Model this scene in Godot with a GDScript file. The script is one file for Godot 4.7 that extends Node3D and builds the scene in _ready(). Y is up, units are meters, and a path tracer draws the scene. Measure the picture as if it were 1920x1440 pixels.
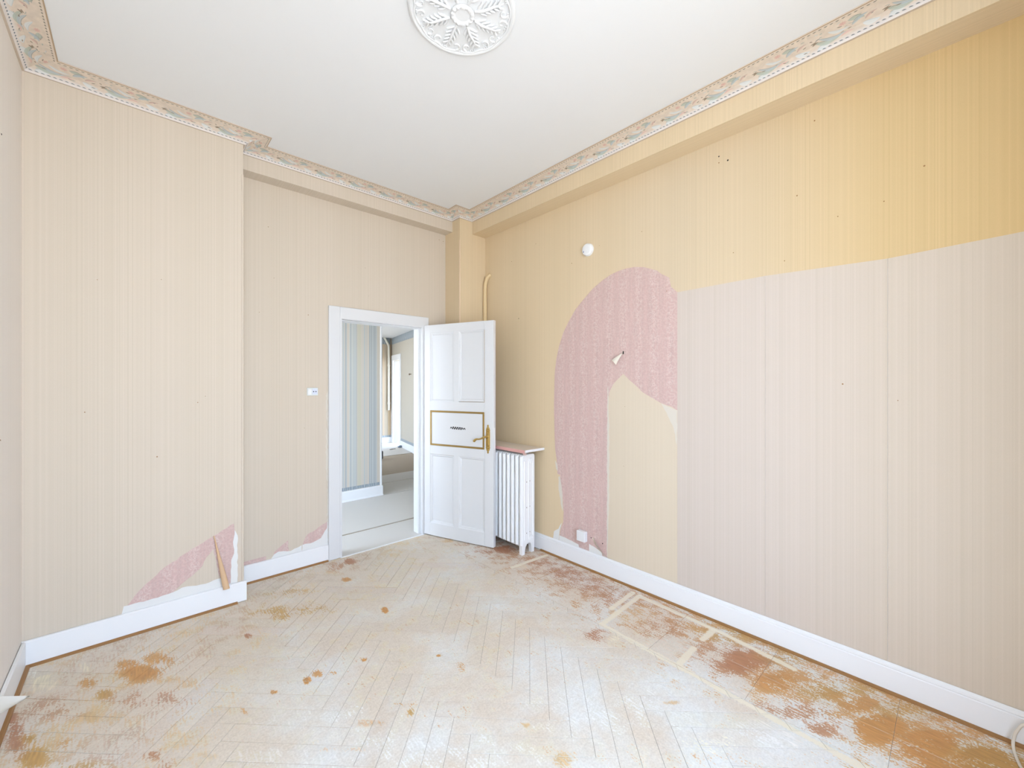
extends Node3D
# An emptied bedroom: torn wallpaper, worn herringbone parquet, an open panelled door into a corridor.
# Metres, y up. The camera stands at x = z = 0; the wall with the door runs along x, the long right wall along z.

const XL := -0.443
const XR := 2.715
const ZB := -3.62
const ZP := -3.35
const XP := 0.551
const ZF := 0.60
const HC := 3.205
const PX := 2.387
const PZ := -3.361

var taken := {}
var mats := {}

func light_the_place():
	var cam := Camera3D.new()
	cam.name = "camera"
	cam.position = Vector3(0, 1.5, 0)
	cam.rotation_degrees = Vector3(0, -42.66, 0)
	cam.fov = 86.39
	cam.near = 0.05
	add_child(cam)
	cam.make_current()
	var env := Environment.new()
	env.background_mode = Environment.BG_SKY
	var sm := ProceduralSkyMaterial.new()
	sm.sky_top_color = Color(0.775, 0.87, 1.0)
	sm.sky_horizon_color = Color(0.855, 0.92, 1.0)
	sm.ground_horizon_color = Color(0.875, 0.90, 0.93)
	sm.ground_bottom_color = Color(0.875, 0.90, 0.93)
	sm.sun_angle_max = 0.0
	var sky := Sky.new()
	sky.sky_material = sm
	env.sky = sky
	env.background_energy_multiplier = 5.5
	env.tonemap_mode = Environment.TONE_MAPPER_LINEAR
	env.tonemap_exposure = 1.63
	env.sdfgi_enabled = true
	env.ssao_enabled = true
	env.ssil_enabled = true
	var we := WorldEnvironment.new()
	we.name = "world"
	we.environment = env
	add_child(we)

# ------------------------------------------------------------------ mesh helper
class Shape:
	var v := PackedVector3Array()
	var n := PackedVector3Array()
	var uv := PackedVector2Array()
	var col := PackedColorArray()
	var xf := Transform3D.IDENTITY
	var tint := Color(1, 1, 1)
	var tinted := false
	func put(p: Vector3, nn: Vector3, t: Vector2):
		v.append(xf * p)
		n.append((xf.basis * nn).normalized())
		uv.append(t)
		if tinted: col.append(tint)
	func tri_n(a, b, c, na, nb, nc, ta, tb, tc):
		var f: Vector3 = (a - c).cross(a - b)
		if f.dot(na + nb + nc) < 0.0:
			put(a, na, ta); put(c, nc, tc); put(b, nb, tb)
		else:
			put(a, na, ta); put(b, nb, tb); put(c, nc, tc)
	func flat_uv(p: Vector3, nn: Vector3) -> Vector2:
		var a := nn.abs()
		if a.y > a.x and a.y > a.z: return Vector2(p.x, p.z)
		if a.x > a.z: return Vector2(p.z, -p.y)
		return Vector2(p.x, -p.y)
	func tri(a: Vector3, b: Vector3, c: Vector3, hint: Vector3):
		var f := (a - c).cross(a - b)
		if f.length_squared() < 1e-18: return
		f = f.normalized()
		if f.dot(hint) < 0.0: f = -f
		tri_n(a, b, c, f, f, f, flat_uv(a, f), flat_uv(b, f), flat_uv(c, f))
	func quad(a: Vector3, b: Vector3, c: Vector3, d: Vector3, hint: Vector3):
		tri(a, b, c, hint); tri(a, c, d, hint)
	func box(lo: Vector3, hi: Vector3, r := 0.0):
		var m := (lo + hi) / 2.0
		var h := (hi - lo) / 2.0
		if r <= 0.0:
			for s in [-1.0, 1.0]:
				quad(m + Vector3(s * h.x, -h.y, -h.z), m + Vector3(s * h.x, h.y, -h.z), m + Vector3(s * h.x, h.y, h.z), m + Vector3(s * h.x, -h.y, h.z), Vector3(s, 0, 0))
				quad(m + Vector3(-h.x, s * h.y, -h.z), m + Vector3(h.x, s * h.y, -h.z), m + Vector3(h.x, s * h.y, h.z), m + Vector3(-h.x, s * h.y, h.z), Vector3(0, s, 0))
				quad(m + Vector3(-h.x, -h.y, s * h.z), m + Vector3(h.x, -h.y, s * h.z), m + Vector3(h.x, h.y, s * h.z), m + Vector3(-h.x, h.y, s * h.z), Vector3(0, 0, s))
			return
		var k := h - Vector3(r, r, r)
		for s in [-1.0, 1.0]:
			quad(m + Vector3(s * h.x, -k.y, -k.z), m + Vector3(s * h.x, k.y, -k.z), m + Vector3(s * h.x, k.y, k.z), m + Vector3(s * h.x, -k.y, k.z), Vector3(s, 0, 0))
			quad(m + Vector3(-k.x, s * h.y, -k.z), m + Vector3(k.x, s * h.y, -k.z), m + Vector3(k.x, s * h.y, k.z), m + Vector3(-k.x, s * h.y, k.z), Vector3(0, s, 0))
			quad(m + Vector3(-k.x, -k.y, s * h.z), m + Vector3(k.x, -k.y, s * h.z), m + Vector3(k.x, k.y, s * h.z), m + Vector3(-k.x, k.y, s * h.z), Vector3(0, 0, s))
			for t in [-1.0, 1.0]:
				quad(m + Vector3(s * h.x, t * k.y, -k.z), m + Vector3(s * h.x, t * k.y, k.z), m + Vector3(s * k.x, t * h.y, k.z), m + Vector3(s * k.x, t * h.y, -k.z), Vector3(s, t, 0))
				quad(m + Vector3(s * h.x, -k.y, t * k.z), m + Vector3(s * h.x, k.y, t * k.z), m + Vector3(s * k.x, k.y, t * h.z), m + Vector3(s * k.x, -k.y, t * h.z), Vector3(s, 0, t))
				quad(m + Vector3(-k.x, s * h.y, t * k.z), m + Vector3(k.x, s * h.y, t * k.z), m + Vector3(k.x, s * k.y, t * h.z), m + Vector3(-k.x, s * k.y, t * h.z), Vector3(0, s, t))
				for q in [-1.0, 1.0]:
					tri(m + Vector3(s * h.x, t * k.y, q * k.z), m + Vector3(s * k.x, t * h.y, q * k.z), m + Vector3(s * k.x, t * k.y, q * h.z), Vector3(s, t, q))
	# a closed outline in the plane of x and y, carried along z from z0 to z1; r chamfers the front rim
	func extrude(p: PackedVector2Array, z0: float, z1: float, r := 0.0):
		var idx := Geometry2D.triangulate_polygon(p)
		var cw := Geometry2D.is_polygon_clockwise(p)
		var top := p
		var zt := z1
		if r > 0.0:
			top = PackedVector2Array()
			var k := p.size()
			for i in k:
				var e0 := (p[i] - p[(i + k - 1) % k]).normalized()
				var e1 := (p[(i + 1) % k] - p[i]).normalized()
				var m := e0.orthogonal() + e1.orthogonal()
				if cw: m = -m
				m = m.normalized()
				top.append(p[i] - m * r / maxf(0.5, absf(m.dot(e0.orthogonal()))))
			zt = z1 - r
		for i in range(0, idx.size(), 3):
			var a := top[idx[i]]
			var b := top[idx[i + 1]]
			var c := top[idx[i + 2]]
			tri_n(Vector3(a.x, a.y, z1), Vector3(b.x, b.y, z1), Vector3(c.x, c.y, z1), Vector3.BACK, Vector3.BACK, Vector3.BACK, Vector2(a.x, -a.y), Vector2(b.x, -b.y), Vector2(c.x, -c.y))
			a = p[idx[i]]; b = p[idx[i + 1]]; c = p[idx[i + 2]]
			tri_n(Vector3(a.x, a.y, z0), Vector3(b.x, b.y, z0), Vector3(c.x, c.y, z0), Vector3.FORWARD, Vector3.FORWARD, Vector3.FORWARD, Vector2(a.x, -a.y), Vector2(b.x, -b.y), Vector2(c.x, -c.y))
		for i in p.size():
			var j := (i + 1) % p.size()
			var a := p[i]
			var b := p[j]
			var o := (b - a).orthogonal()
			if cw: o = -o
			var nn := Vector3(-o.x, -o.y, 0.0) * -1.0
			quad(Vector3(a.x, a.y, z0), Vector3(b.x, b.y, z0), Vector3(b.x, b.y, zt), Vector3(a.x, a.y, zt), nn)
			if r > 0.0:
				quad(Vector3(a.x, a.y, zt), Vector3(b.x, b.y, zt), Vector3(top[j].x, top[j].y, z1), Vector3(top[i].x, top[i].y, z1), nn.normalized() + Vector3(0, 0, 1))
	# profile: x = radius, y = height along the local y axis
	func lathe(pr: PackedVector2Array, seg: int):
		for i in pr.size() - 1:
			var d := pr[i + 1] - pr[i]
			var nn := Vector2(d.y, -d.x).normalized()
			for k in seg:
				var a0 := TAU * k / seg
				var a1 := TAU * (k + 1) / seg
				var u0 := Vector3(cos(a0), 0, sin(a0))
				var u1 := Vector3(cos(a1), 0, sin(a1))
				var p00 := u0 * pr[i].x + Vector3(0, pr[i].y, 0)
				var p01 := u1 * pr[i].x + Vector3(0, pr[i].y, 0)
				var p10 := u0 * pr[i + 1].x + Vector3(0, pr[i + 1].y, 0)
				var p11 := u1 * pr[i + 1].x + Vector3(0, pr[i + 1].y, 0)
				var n0 := u0 * nn.x + Vector3(0, nn.y, 0)
				var n1 := u1 * nn.x + Vector3(0, nn.y, 0)
				if pr[i].x > 1e-6: tri_n(p00, p01, p11, n0, n1, n1, Vector2.ZERO, Vector2.ZERO, Vector2.ZERO)
				if pr[i + 1].x > 1e-6: tri_n(p00, p11, p10, n0, n1, n0, Vector2.ZERO, Vector2.ZERO, Vector2.ZERO)
	func tube(path: Array, r, seg := 10, caps := true):
		var rings := []
		var cs := []
		var up := Vector3.UP
		for i in path.size():
			var t: Vector3 = (path[mini(i + 1, path.size() - 1)] - path[maxi(i - 1, 0)]).normalized()
			if i == 0 and absf(t.dot(up)) > 0.9: up = Vector3.RIGHT
			var s := t.cross(up).normalized()
			up = s.cross(t).normalized()
			var rr: float = r[i] if r is Array else r
			var ring := []
			for k in seg:
				ring.append([path[i] + (s * cos(TAU * k / seg) + up * sin(TAU * k / seg)) * rr, s * cos(TAU * k / seg) + up * sin(TAU * k / seg)])
			rings.append(ring)
			cs.append(t)
		for i in path.size() - 1:
			for k in seg:
				var j := (k + 1) % seg
				var a = rings[i][k]
				var b = rings[i][j]
				var c = rings[i + 1][j]
				var d = rings[i + 1][k]
				tri_n(a[0], b[0], c[0], a[1], b[1], c[1], Vector2.ZERO, Vector2.ZERO, Vector2.ZERO)
				tri_n(a[0], c[0], d[0], a[1], c[1], d[1], Vector2.ZERO, Vector2.ZERO, Vector2.ZERO)
		if caps:
			for e in [0, path.size() - 1]:
				for k in seg:
					tri(path[e], rings[e][k][0], rings[e][(k + 1) % seg][0], cs[e] * (-1.0 if e == 0 else 1.0))
	# an ellipsoid
	func blob(c: Vector3, h: Vector3, seg := 10, rings := 6):
		for i in rings:
			for k in seg:
				var q := []
				for e in [[i, k], [i, k + 1], [i + 1, k + 1], [i + 1, k]]:
					var th: float = PI * e[0] / rings
					var ph: float = TAU * e[1] / seg
					q.append(Vector3(sin(th) * cos(ph), cos(th), sin(th) * sin(ph)))
				var w := []
				for d in q: w.append((d / h).normalized())
				if i > 0: tri_n(c + q[0] * h, c + q[1] * h, c + q[2] * h, w[0], w[1], w[2], Vector2.ZERO, Vector2.ZERO, Vector2.ZERO)
				if i < rings - 1: tri_n(c + q[0] * h, c + q[2] * h, c + q[3] * h, w[0], w[2], w[3], Vector2.ZERO, Vector2.ZERO, Vector2.ZERO)
	# a surface through a grid of points, with thickness th along the averaged normal
	func grid(g: Array, th: float):
		var h := g.size()
		var w: int = g[0].size()
		var ns := []
		for i in h:
			var row := []
			for j in w:
				var du: Vector3 = g[i][mini(j + 1, w - 1)] - g[i][maxi(j - 1, 0)]
				var dv: Vector3 = g[mini(i + 1, h - 1)][j] - g[maxi(i - 1, 0)][j]
				row.append(du.cross(dv).normalized())
			ns.append(row)
		for s in [0.5, -0.5]:
			for i in h - 1:
				for j in w - 1:
					var q := []
					for e in [[i, j], [i, j + 1], [i + 1, j + 1], [i + 1, j]]: q.append([g[e[0]][e[1]] + ns[e[0]][e[1]] * th * s, ns[e[0]][e[1]] * signf(s)])
					tri_n(q[0][0], q[1][0], q[2][0], q[0][1], q[1][1], q[2][1], Vector2.ZERO, Vector2.ZERO, Vector2.ZERO)
					tri_n(q[0][0], q[2][0], q[3][0], q[0][1], q[2][1], q[3][1], Vector2.ZERO, Vector2.ZERO, Vector2.ZERO)
	# tints told by place, used to paint light falloff into the wallpaper
	func tone(f: Callable):
		tinted = true
		col.clear()
		for p in v: col.append(f.call(p))
	func mesh(m: Material) -> ArrayMesh:
		var a := []
		a.resize(Mesh.ARRAY_MAX)
		a[Mesh.ARRAY_VERTEX] = v
		a[Mesh.ARRAY_NORMAL] = n
		a[Mesh.ARRAY_TEX_UV] = uv
		if tinted: a[Mesh.ARRAY_COLOR] = col
		var am := ArrayMesh.new()
		am.add_surface_from_arrays(Mesh.PRIMITIVE_TRIANGLES, a)
		am.surface_set_material(0, m)
		return am

func numbered(s: String) -> String:
	if not taken.has(s):
		taken[s] = 0
		return s
	taken[s] += 1
	return "%s_%03d" % [s, taken[s]]

func tag(o: Node, label: String, category: String, group := "", kind := ""):
	o.set_meta("label", label)
	o.set_meta("category", category)
	if group: o.set_meta("group", group)
	if kind: o.set_meta("kind", kind)
	return o

func thing(called: String, label: String, category: String, at := Vector3.ZERO, group := "", kind := "") -> Node3D:
	var o := Node3D.new()
	o.name = numbered(called)
	add_child(o)
	o.position = at
	tag(o, label, category, group, kind)
	return o

func put(called: String, s: Shape, m: Material, parent: Node = null, at := Vector3.ZERO) -> MeshInstance3D:
	var o := MeshInstance3D.new()
	o.mesh = s.mesh(m)
	o.cast_shadow = GeometryInstance3D.SHADOW_CASTING_SETTING_ON
	if parent == null:
		o.name = numbered(called)
		add_child(o)
	else:
		var k := "%d/%s" % [parent.get_instance_id(), called]
		taken[k] = taken.get(k, -1) + 1
		o.name = called if taken[k] == 0 else "%s_%03d" % [called, taken[k]]
		parent.add_child(o)
	o.position = at
	return o

func struct(called: String, s: Shape, m: Material, label: String, category: String) -> MeshInstance3D:
	return tag(put(called, s, m), label, category, "", "structure")

func plain(c: Color, rough := 0.6, metal := 0.0) -> StandardMaterial3D:
	var m := StandardMaterial3D.new()
	m.albedo_color = c
	m.roughness = rough
	m.metallic = metal
	return m

func textured(im: Image, rough: float, scale := Vector3.ONE, tint := Color(1, 1, 1)) -> StandardMaterial3D:
	var m := StandardMaterial3D.new()
	im.generate_mipmaps()
	m.albedo_texture = ImageTexture.create_from_image(im)
	m.albedo_color = tint
	m.roughness = rough
	m.uv1_scale = scale
	return m

func noise_img(w: int, h: int, freq: float, sd: int, octaves := 4) -> PackedByteArray:
	var f := FastNoiseLite.new()
	f.seed = sd
	f.noise_type = FastNoiseLite.TYPE_SIMPLEX_SMOOTH
	f.frequency = freq
	f.fractal_octaves = octaves
	var im := f.get_image(w, h, false, false, true)
	im.convert(Image.FORMAT_L8)
	return im.get_data()

func stretched(w: int, h: int, sw: int, sh: int, freq: float, sd: int) -> PackedByteArray:
	var f := FastNoiseLite.new()
	f.seed = sd
	f.noise_type = FastNoiseLite.TYPE_SIMPLEX_SMOOTH
	f.frequency = freq
	f.fractal_octaves = 4
	var im := f.get_image(sw, sh, false, false, true)
	im.convert(Image.FORMAT_L8)
	im.resize(w, h, Image.INTERPOLATE_CUBIC)
	return im.get_data()

# ------------------------------------------------------------------ textures
# fine woven stripes of one roll of wallpaper, 53 cm wide
func stripe_image(base: Color, amount: float, sd: int) -> Image:
	var w := 1024
	var h := 128
	var rng := RandomNumberGenerator.new()
	rng.seed = sd
	var val := PackedFloat32Array()
	val.resize(w)
	var x := 0
	while x < w:
		var run := rng.randi_range(2, 12)
		var s := rng.randf_range(-1.0, 1.0)
		s = s * absf(s)
		for k in run:
			if x < w:
				val[x] = s
				x += 1
	var wide := noise_img(w, 1, 0.006, sd + 1)
	var fine := noise_img(w, h, 0.35, sd + 2, 2)
	var d := PackedByteArray()
	d.resize(w * h * 3)
	for j in h:
		for i in w:
			var f := 1.0 + amount * (val[i] + 0.5 * val[(i + 1) % w] + (wide[i] / 255.0 - 0.5) * 0.5) + 0.025 * (fine[j * w + i] / 255.0 - 0.5)
			var o := (j * w + i) * 3
			d[o] = clampi(int(base.r * f * 255.0), 0, 255)
			d[o + 1] = clampi(int(base.g * f * 255.0), 0, 255)
			d[o + 2] = clampi(int(base.b * (f + (f - 1.0) * 0.4) * 255.0), 0, 255)
	return Image.create_from_data(w, h, false, Image.FORMAT_RGB8, d)

# the older pink paper with its pale damask columns
func damask_image() -> Image:
	var w := 768
	var h := 768
	var a := noise_img(w, h, 0.017, 71, 2)
	var b := noise_img(w, h, 0.05, 72, 3)
	var c := stretched(w, h, 256, 12, 0.08, 73)
	var d := PackedByteArray()
	d.resize(w * h * 3)
	for j in h:
		for i in w:
			var t := absf(a[j * w + i] / 255.0 - 0.5) * 2.0
			var colm := 0.5 + 0.5 * sin(i * TAU * 5.0 / w)
			var line := smoothstep(0.13, 0.02, absf(t - 0.16)) * (0.35 + 0.65 * colm)
			var k := 0.965 + 0.05 * line + 0.06 * (b[j * w + i] / 255.0 - 0.5) + 0.05 * (c[j * w + i] / 255.0 - 0.5)
			var o := (j * w + i) * 3
			d[o] = clampi(int(217.0 * k), 0, 255)
			d[o + 1] = clampi(int(185.0 * (k + 0.065 * line)), 0, 255)
			d[o + 2] = clampi(int(177.0 * (k + 0.065 * line)), 0, 255)
	return Image.create_from_data(w, h, false, Image.FORMAT_RGB8, d)

func leaf(im: Image, p0: Vector2, p1: Vector2, wd: float, bend: float, c: Color, edge: Color):
	var ax := p1 - p0
	var ln := ax.length()
	var dir := ax / ln
	var nn := dir.orthogonal()
	var pad := wd + absf(bend) + 2.0
	for y in range(int(minf(p0.y, p1.y) - pad), int(maxf(p0.y, p1.y) + pad)):
		if y < 0 or y >= im.get_height(): continue
		for x in range(int(minf(p0.x, p1.x) - pad), int(maxf(p0.x, p1.x) + pad)):
			var q := Vector2(x, y) - p0
			var t := q.dot(dir) / ln
			if t < 0.0 or t > 1.0: continue
			var s := q.dot(nn) - bend * sin(PI * t)
			var hw := wd * pow(sin(PI * pow(t, 0.8)), 0.8)
			if absf(s) > hw: continue
			var k := smoothstep(0.35, 1.0, s / hw)
			var col := c.lerp(edge, k * 0.8)
			if absf(s) < 1.3: col = col.lerp(edge, 0.5)
			var xx := posmod(x, im.get_width())
			im.set_pixel(xx, y, im.get_pixel(xx, y).lerp(col, 0.75))

# the printed frieze on the cornice: leaves and little flowers between two rows of dashes
func frieze_image() -> Image:
	var w := 1024
	var h := 300
	var im := Image.create(w, h, false, Image.FORMAT_RGB8)
	var bg := noise_img(w, h, 0.012, 41)
	for y in h:
		for x in w:
			var k := 0.96 + 0.08 * (bg[y * w + x] / 255.0)
			var c := Color(0.875 * k, 0.815 * k, 0.745 * k)
			if y > 225: c = c.lerp(Color(0.90, 0.88, 0.87), smoothstep(225.0, 268.0, y) * 0.75)
			im.set_pixel(x, y, c)
	var rng := RandomNumberGenerator.new()
	rng.seed = 12
	var pale := Color(0.88, 0.90, 0.90)
	var green := Color(0.70, 0.74, 0.68)
	var blue := Color(0.72, 0.77, 0.79)
	var dark := Color(0.53, 0.53, 0.50)
	var brown := Color(0.52, 0.43, 0.34)
	var rose := Color(0.87, 0.73, 0.68)
	for m in 2:
		var ox := m * 512.0
		leaf(im, Vector2(ox + 50, 258), Vector2(ox + 170, 205), 30, -8, pale, blue)
		leaf(im, Vector2(ox + 40, 170), Vector2(ox + 235, 212), 24, -30, green, dark)
		leaf(im, Vector2(ox + 75, 140), Vector2(ox + 275, 195), 18, -34, blue, dark)
		leaf(im, Vector2(ox + 150, 110), Vector2(ox + 305, 160), 17, -24, pale, blue)
		leaf(im, Vector2(ox + 20, 190), Vector2(ox + 70, 165), 9, 6, brown, dark)
		leaf(im, Vector2(ox + 10, 165), Vector2(ox + 60, 150), 7, -4, brown, dark)
		leaf(im, Vector2(ox + 300, 90), Vector2(ox + 410, 135), 26, 16, green, dark)
		leaf(im, Vector2(ox + 320, 160), Vector2(ox + 435, 100), 19, 14, blue, dark)
		leaf(im, Vector2(ox + 390, 200), Vector2(ox + 510, 228), 26, -14, pale, blue)
		leaf(im, Vector2(ox + 410, 165), Vector2(ox + 495, 120), 12, 10, rose, brown)
		leaf(im, Vector2(ox + 230, 225), Vector2(ox + 330, 215), 12, 8, rose, Color(0.75, 0.62, 0.57))
		for k in 9:
			var a := TAU * k / 9.0
			leaf(im, Vector2(ox + 260, 95), Vector2(ox + 260 + 32 * cos(a), 95 + 26 * sin(a)), 7, 0, rose, Color(0.8, 0.62, 0.56))
		for k in 14:
			var p := Vector2(ox + rng.randf_range(0, 500), rng.randf_range(70, 230))
			leaf(im, p, p + Vector2(rng.randf_range(20, 44), rng.randf_range(-16, 16)), rng.randf_range(3, 6), rng.randf_range(-6, 6), [brown, green, dark, pale][rng.randi() % 4], dark)
	for k in 24:
		var x := k * 1024.0 / 24.0
		leaf(im, Vector2(x + 2, 271), Vector2(x + 31, 277), 6, 2, Color(0.42, 0.46, 0.48), Color(0.33, 0.36, 0.38))
		leaf(im, Vector2(x + 6, 30), Vector2(x + 34, 26), 6, -2, Color(0.50, 0.48, 0.42), Color(0.38, 0.38, 0.34))
	for y in range(0, 10):
		for x in w: im.set_pixel(x, y, Color(0.70, 0.60, 0.49))
	return im

func corridor_stripe_image() -> Image:
	var w := 512
	var im := Image.create(w, 4, false, Image.FORMAT_RGB8)
	var rng := RandomNumberGenerator.new()
	rng.seed = 5
	var cream := Color(0.86, 0.825, 0.765)
	var blue := Color(0.79, 0.805, 0.79)
	var grey := Color(0.715, 0.735, 0.73)
	var x := 0
	while x < w:
		var ph := fmod(x, 256.0) / 256.0
		var c: Color
		if ph < 0.30: c = cream if rng.randf() < 0.8 else Color(0.84, 0.82, 0.74)
		elif ph < 0.5: c = [blue, grey, blue, cream][rng.randi() % 4]
		elif ph < 0.62: c = cream
		else: c = [blue, blue, grey, Color(0.86, 0.86, 0.82)][rng.randi() % 4]
		for k in rng.randi_range(3, 13):
			if x < w:
				for j in 4: im.set_pixel(x, j, c)
				x += 1
	return im

func dado_image() -> Image:
	var w := 256
	var h := 64
	var a := noise_img(w, h, 0.07, 19, 3)
	var im := Image.create(w, h, false, Image.FORMAT_RGB8)
	for y in h:
		for x in w:
			var t := a[y * w + x] / 255.0
			var c := Color(0.52, 0.56, 0.59).lerp(Color(0.74, 0.76, 0.76), smoothstep(0.45, 0.6, t))
			if y < 7 or y > 56: c = Color(0.42, 0.46, 0.49)
			im.set_pixel(x, y, c)
	return im

# where the varnish, glue and filler lie on the worn boards: kind, strength, centre x z, half axes
const STAINS := [1,1,2.43,-0.766,0.148,0.137,-0.164,0.052,
0,0.95,2.386,-0.617,0.119,0.11,-0.129,0.033,
2,0.7,2.632,-1.009,0.145,0.134,-0.104,0.04,
1,0.55,2.349,-0.929,0.109,0.101,-0.116,0.046,
2,0.75,2.637,-0.86,0.139,0.128,-0.078,0.025,
2,0.7,2.677,-0.628,0.131,0.121,-0.106,0.025,
0,1.1,2.387,-0.224,0.12,0.11,-0.148,0.014,
0,1.15,2.428,-0.079,0.131,0.12,-0.144,0.005,
2,1.2,2.481,0.069,0.125,0.115,-0.123,-0.003,
2,0.8,2.483,-0.407,0.114,0.105,-0.094,0.015,
0,0.85,2.492,-0.308,0.11,0.102,-0.1,0.012,
1,0.6,2.234,-0.483,0.09,0.083,-0.08,0.017,
1,0.62,2.207,-0.389,0.094,0.087,-0.068,0.012,
0,1.1,2.307,-0.045,0.107,0.099,-0.096,0.002,
2,1.1,2.521,0.152,0.092,0.085,-0.105,-0.006,
1,0.5,2.126,-0.603,0.072,0.067,-0.056,0.016,
2,0.8,2.614,-0.154,0.108,0.1,-0.077,0.005,
2,0.7,2.681,-0.271,0.097,0.089,-0.056,0.006,
0,0.55,2.563,-1.111,0.122,0.113,-0.091,0.039,
1,0.62,2.032,-1.452,0.07,0.065,-0.069,0.049,
1,0.62,2.539,-2.124,0.173,0.16,-0.131,0.109,
1,0.6,2.484,-1.823,0.203,0.187,-0.118,0.086,
1,0.58,2.488,-2.37,0.132,0.121,-0.104,0.099,
1,0.5,2.41,-1.59,0.107,0.099,-0.094,0.062,
3,0.5,2.374,-1.446,0.115,0.106,-0.088,0.054,
1,0.5,2.364,-1.219,0.12,0.11,-0.103,0.053,
1,1,2.457,-2.774,0.099,0.092,-0.079,0.089,
1,0.6,2.336,-2.853,0.106,0.098,-0.06,0.073,
1,1,1.333,-3.477,0.046,0.043,-0.028,0.073,
1,0.62,1.213,-3.449,0.09,0.083,-0.032,0.091,
0,0.95,1.188,-3.174,0.036,0.033,-0.016,0.043,
1,0.5,2.304,-3.262,0.114,0.105,-0.048,0.067,
3,0.8,2.205,-3.298,0.053,0.048,-0.038,0.056,
0,1.05,0.024,-2.862,0.098,0.09,-0.001,0.116,
0,0.8,-0.028,-3.002,0.063,0.058,0.001,0.069,
0,0.9,-0.174,-2.951,0.047,0.044,0.003,0.053,
0,0.8,0.1,-2.942,0.077,0.071,-0.003,0.08,
2,0.8,-0.111,-2.797,0.038,0.035,0.003,0.067,
3,0.55,0.151,-2.652,0.118,0.109,-0.004,0.076,
3,0.85,-0.147,-2.636,0.042,0.039,0.003,0.059,
2,0.95,-0.304,-2.514,0.054,0.049,0.013,0.108,
1,0.9,-0.373,-2.712,0.037,0.034,0.023,0.165,
1,0.8,-0.408,-2.857,0.028,0.026,0.016,0.109,
2,0.9,-0.329,-2.653,0.027,0.024,0.005,0.04,
0,0.6,-0.21,-2.509,0.033,0.03,0.003,0.037,
1,0.75,0.05,-2.203,0.035,0.032,-0.001,0.038,
1,0.6,0.087,-2.106,0.022,0.02,-0.002,0.059,
3,0.5,-0.041,-2.519,0.07,0.064,0.001,0.056,
1,0.48,0.05,-2.603,0.149,0.138,-0.002,0.088,
1,0.45,-0.277,-2.818,0.108,0.1,0.009,0.092,
3,0.7,0.232,-2.026,0.025,0.023,-0.003,0.023,
4,0.4,-0.272,-3.376,0.044,0.041,0.004,0.054,
5,0.9,-0.194,-3.127,0.025,0.023,0.004,0.059,
5,0.9,-0.341,-3.105,0.059,0.054,0.012,0.111,
4,0.64,-0.395,-3.258,0.033,0.03,0.007,0.06,
3,0.6,0.209,-2.057,0.032,0.029,-0.003,0.027,
2,0.6,-0.158,-2.317,0.092,0.085,0.003,0.045,
0,1.3,1.221,-2.569,0.018,0.017,-0.02,0.042,
0,1.4,0.638,-2.223,0.016,0.015,-0.008,0.028,
0,1.4,0.494,-2.253,0.017,0.016,-0.004,0.02,
0,1.2,0.916,-2.179,0.011,0.01,-0.007,0.017,
0,1.1,1.236,-1.932,0.015,0.014,-0.007,0.011,
1,1.2,0.494,-2.855,0.019,0.017,-0.006,0.036,
3,0.85,1.253,-1.062,0.031,0.029,-0.039,0.033,
3,0.95,1.859,-0.905,0.041,0.037,-0.016,0.008,
3,0.9,1.264,-1.282,0.017,0.016,-0.01,0.01,
0,0.62,0.695,-2.243,0.028,0.026,-0.01,0.033,
0,0.62,0.75,-2.193,0.02,0.019,-0.007,0.02,
0,0.5,0.931,-1.747,0.037,0.034,-0.009,0.017,
0,0.55,0.758,-1.763,0.061,0.056,-0.01,0.022,
0,0.75,0.801,-1.723,0.014,0.013,-0.01,0.022,
0,0.6,1.272,-1.777,0.021,0.019,-0.024,0.034,
2,0.7,0.926,-1.688,0.011,0.01,-0.015,0.027,
0,0.6,0.37,-2.2,0.018,0.017,-0.006,0.036,
0,0.45,0.622,-1.709,0.097,0.089,-0.005,0.012,
2,0.55,0.683,-3.004,0.154,0.142,-0.019,0.084,
2,0.5,0.81,-3.26,0.141,0.13,-0.021,0.084,
6,0.45,0.715,-3.452,0.145,0.134,-0.019,0.091,
6,0.45,1.046,-3.316,0.121,0.111,-0.029,0.091,
2,0.4,0.805,-2.979,0.236,0.218,-0.027,0.099,
4,0.48,0.561,-2.994,0.05,0.046,-0.008,0.04,
4,0.72,2.141,-0.722,0.048,0.044,-0.03,0.01,
4,0.56,1.995,-0.566,0.102,0.094,-0.074,0.021,
4,0.4,2.241,-1.124,0.112,0.104,-0.082,0.041,
4,0.48,2.002,-0.489,0.099,0.091,-0.06,0.015,
5,0.5,1.771,-0.701,0.099,0.091,-0.053,0.021,
5,0.9,2.08,-1.373,0.037,0.034,-0.035,0.023,
5,0.9,2.34,-2.411,0.045,0.042,-0.027,0.028,
4,0.28,0.845,-1.454,0.315,0.29,-0.061,0.104,
4,0.32,0.388,-1.875,0.189,0.174,-0.017,0.08,
4,0.24,0.607,-1.922,0.262,0.242,-0.029,0.092,
4,0.24,1.62,-1.069,0.271,0.25,-0.134,0.088]
const FILLER := [2.14, -1.50, 2.12, -0.98, 2.12, -0.98, 2.095, -0.36, 2.62, -1.51, 2.60, -0.96, 2.60, -0.96, 2.55, -0.58, 2.14, -1.495, 2.63, -1.52, 2.34, -1.56, 2.63, -1.575, 2.14, -1.005, 2.33, -1.01, 2.45, -1.01, 2.60, -1.0, 2.27, -2.46, 2.65, -2.43, 2.095, -0.36, 2.08, 0.3]
const FX0 := -0.46
const FZ0 := -3.64
const FW := 3.2
const FH := 4.0

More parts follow.
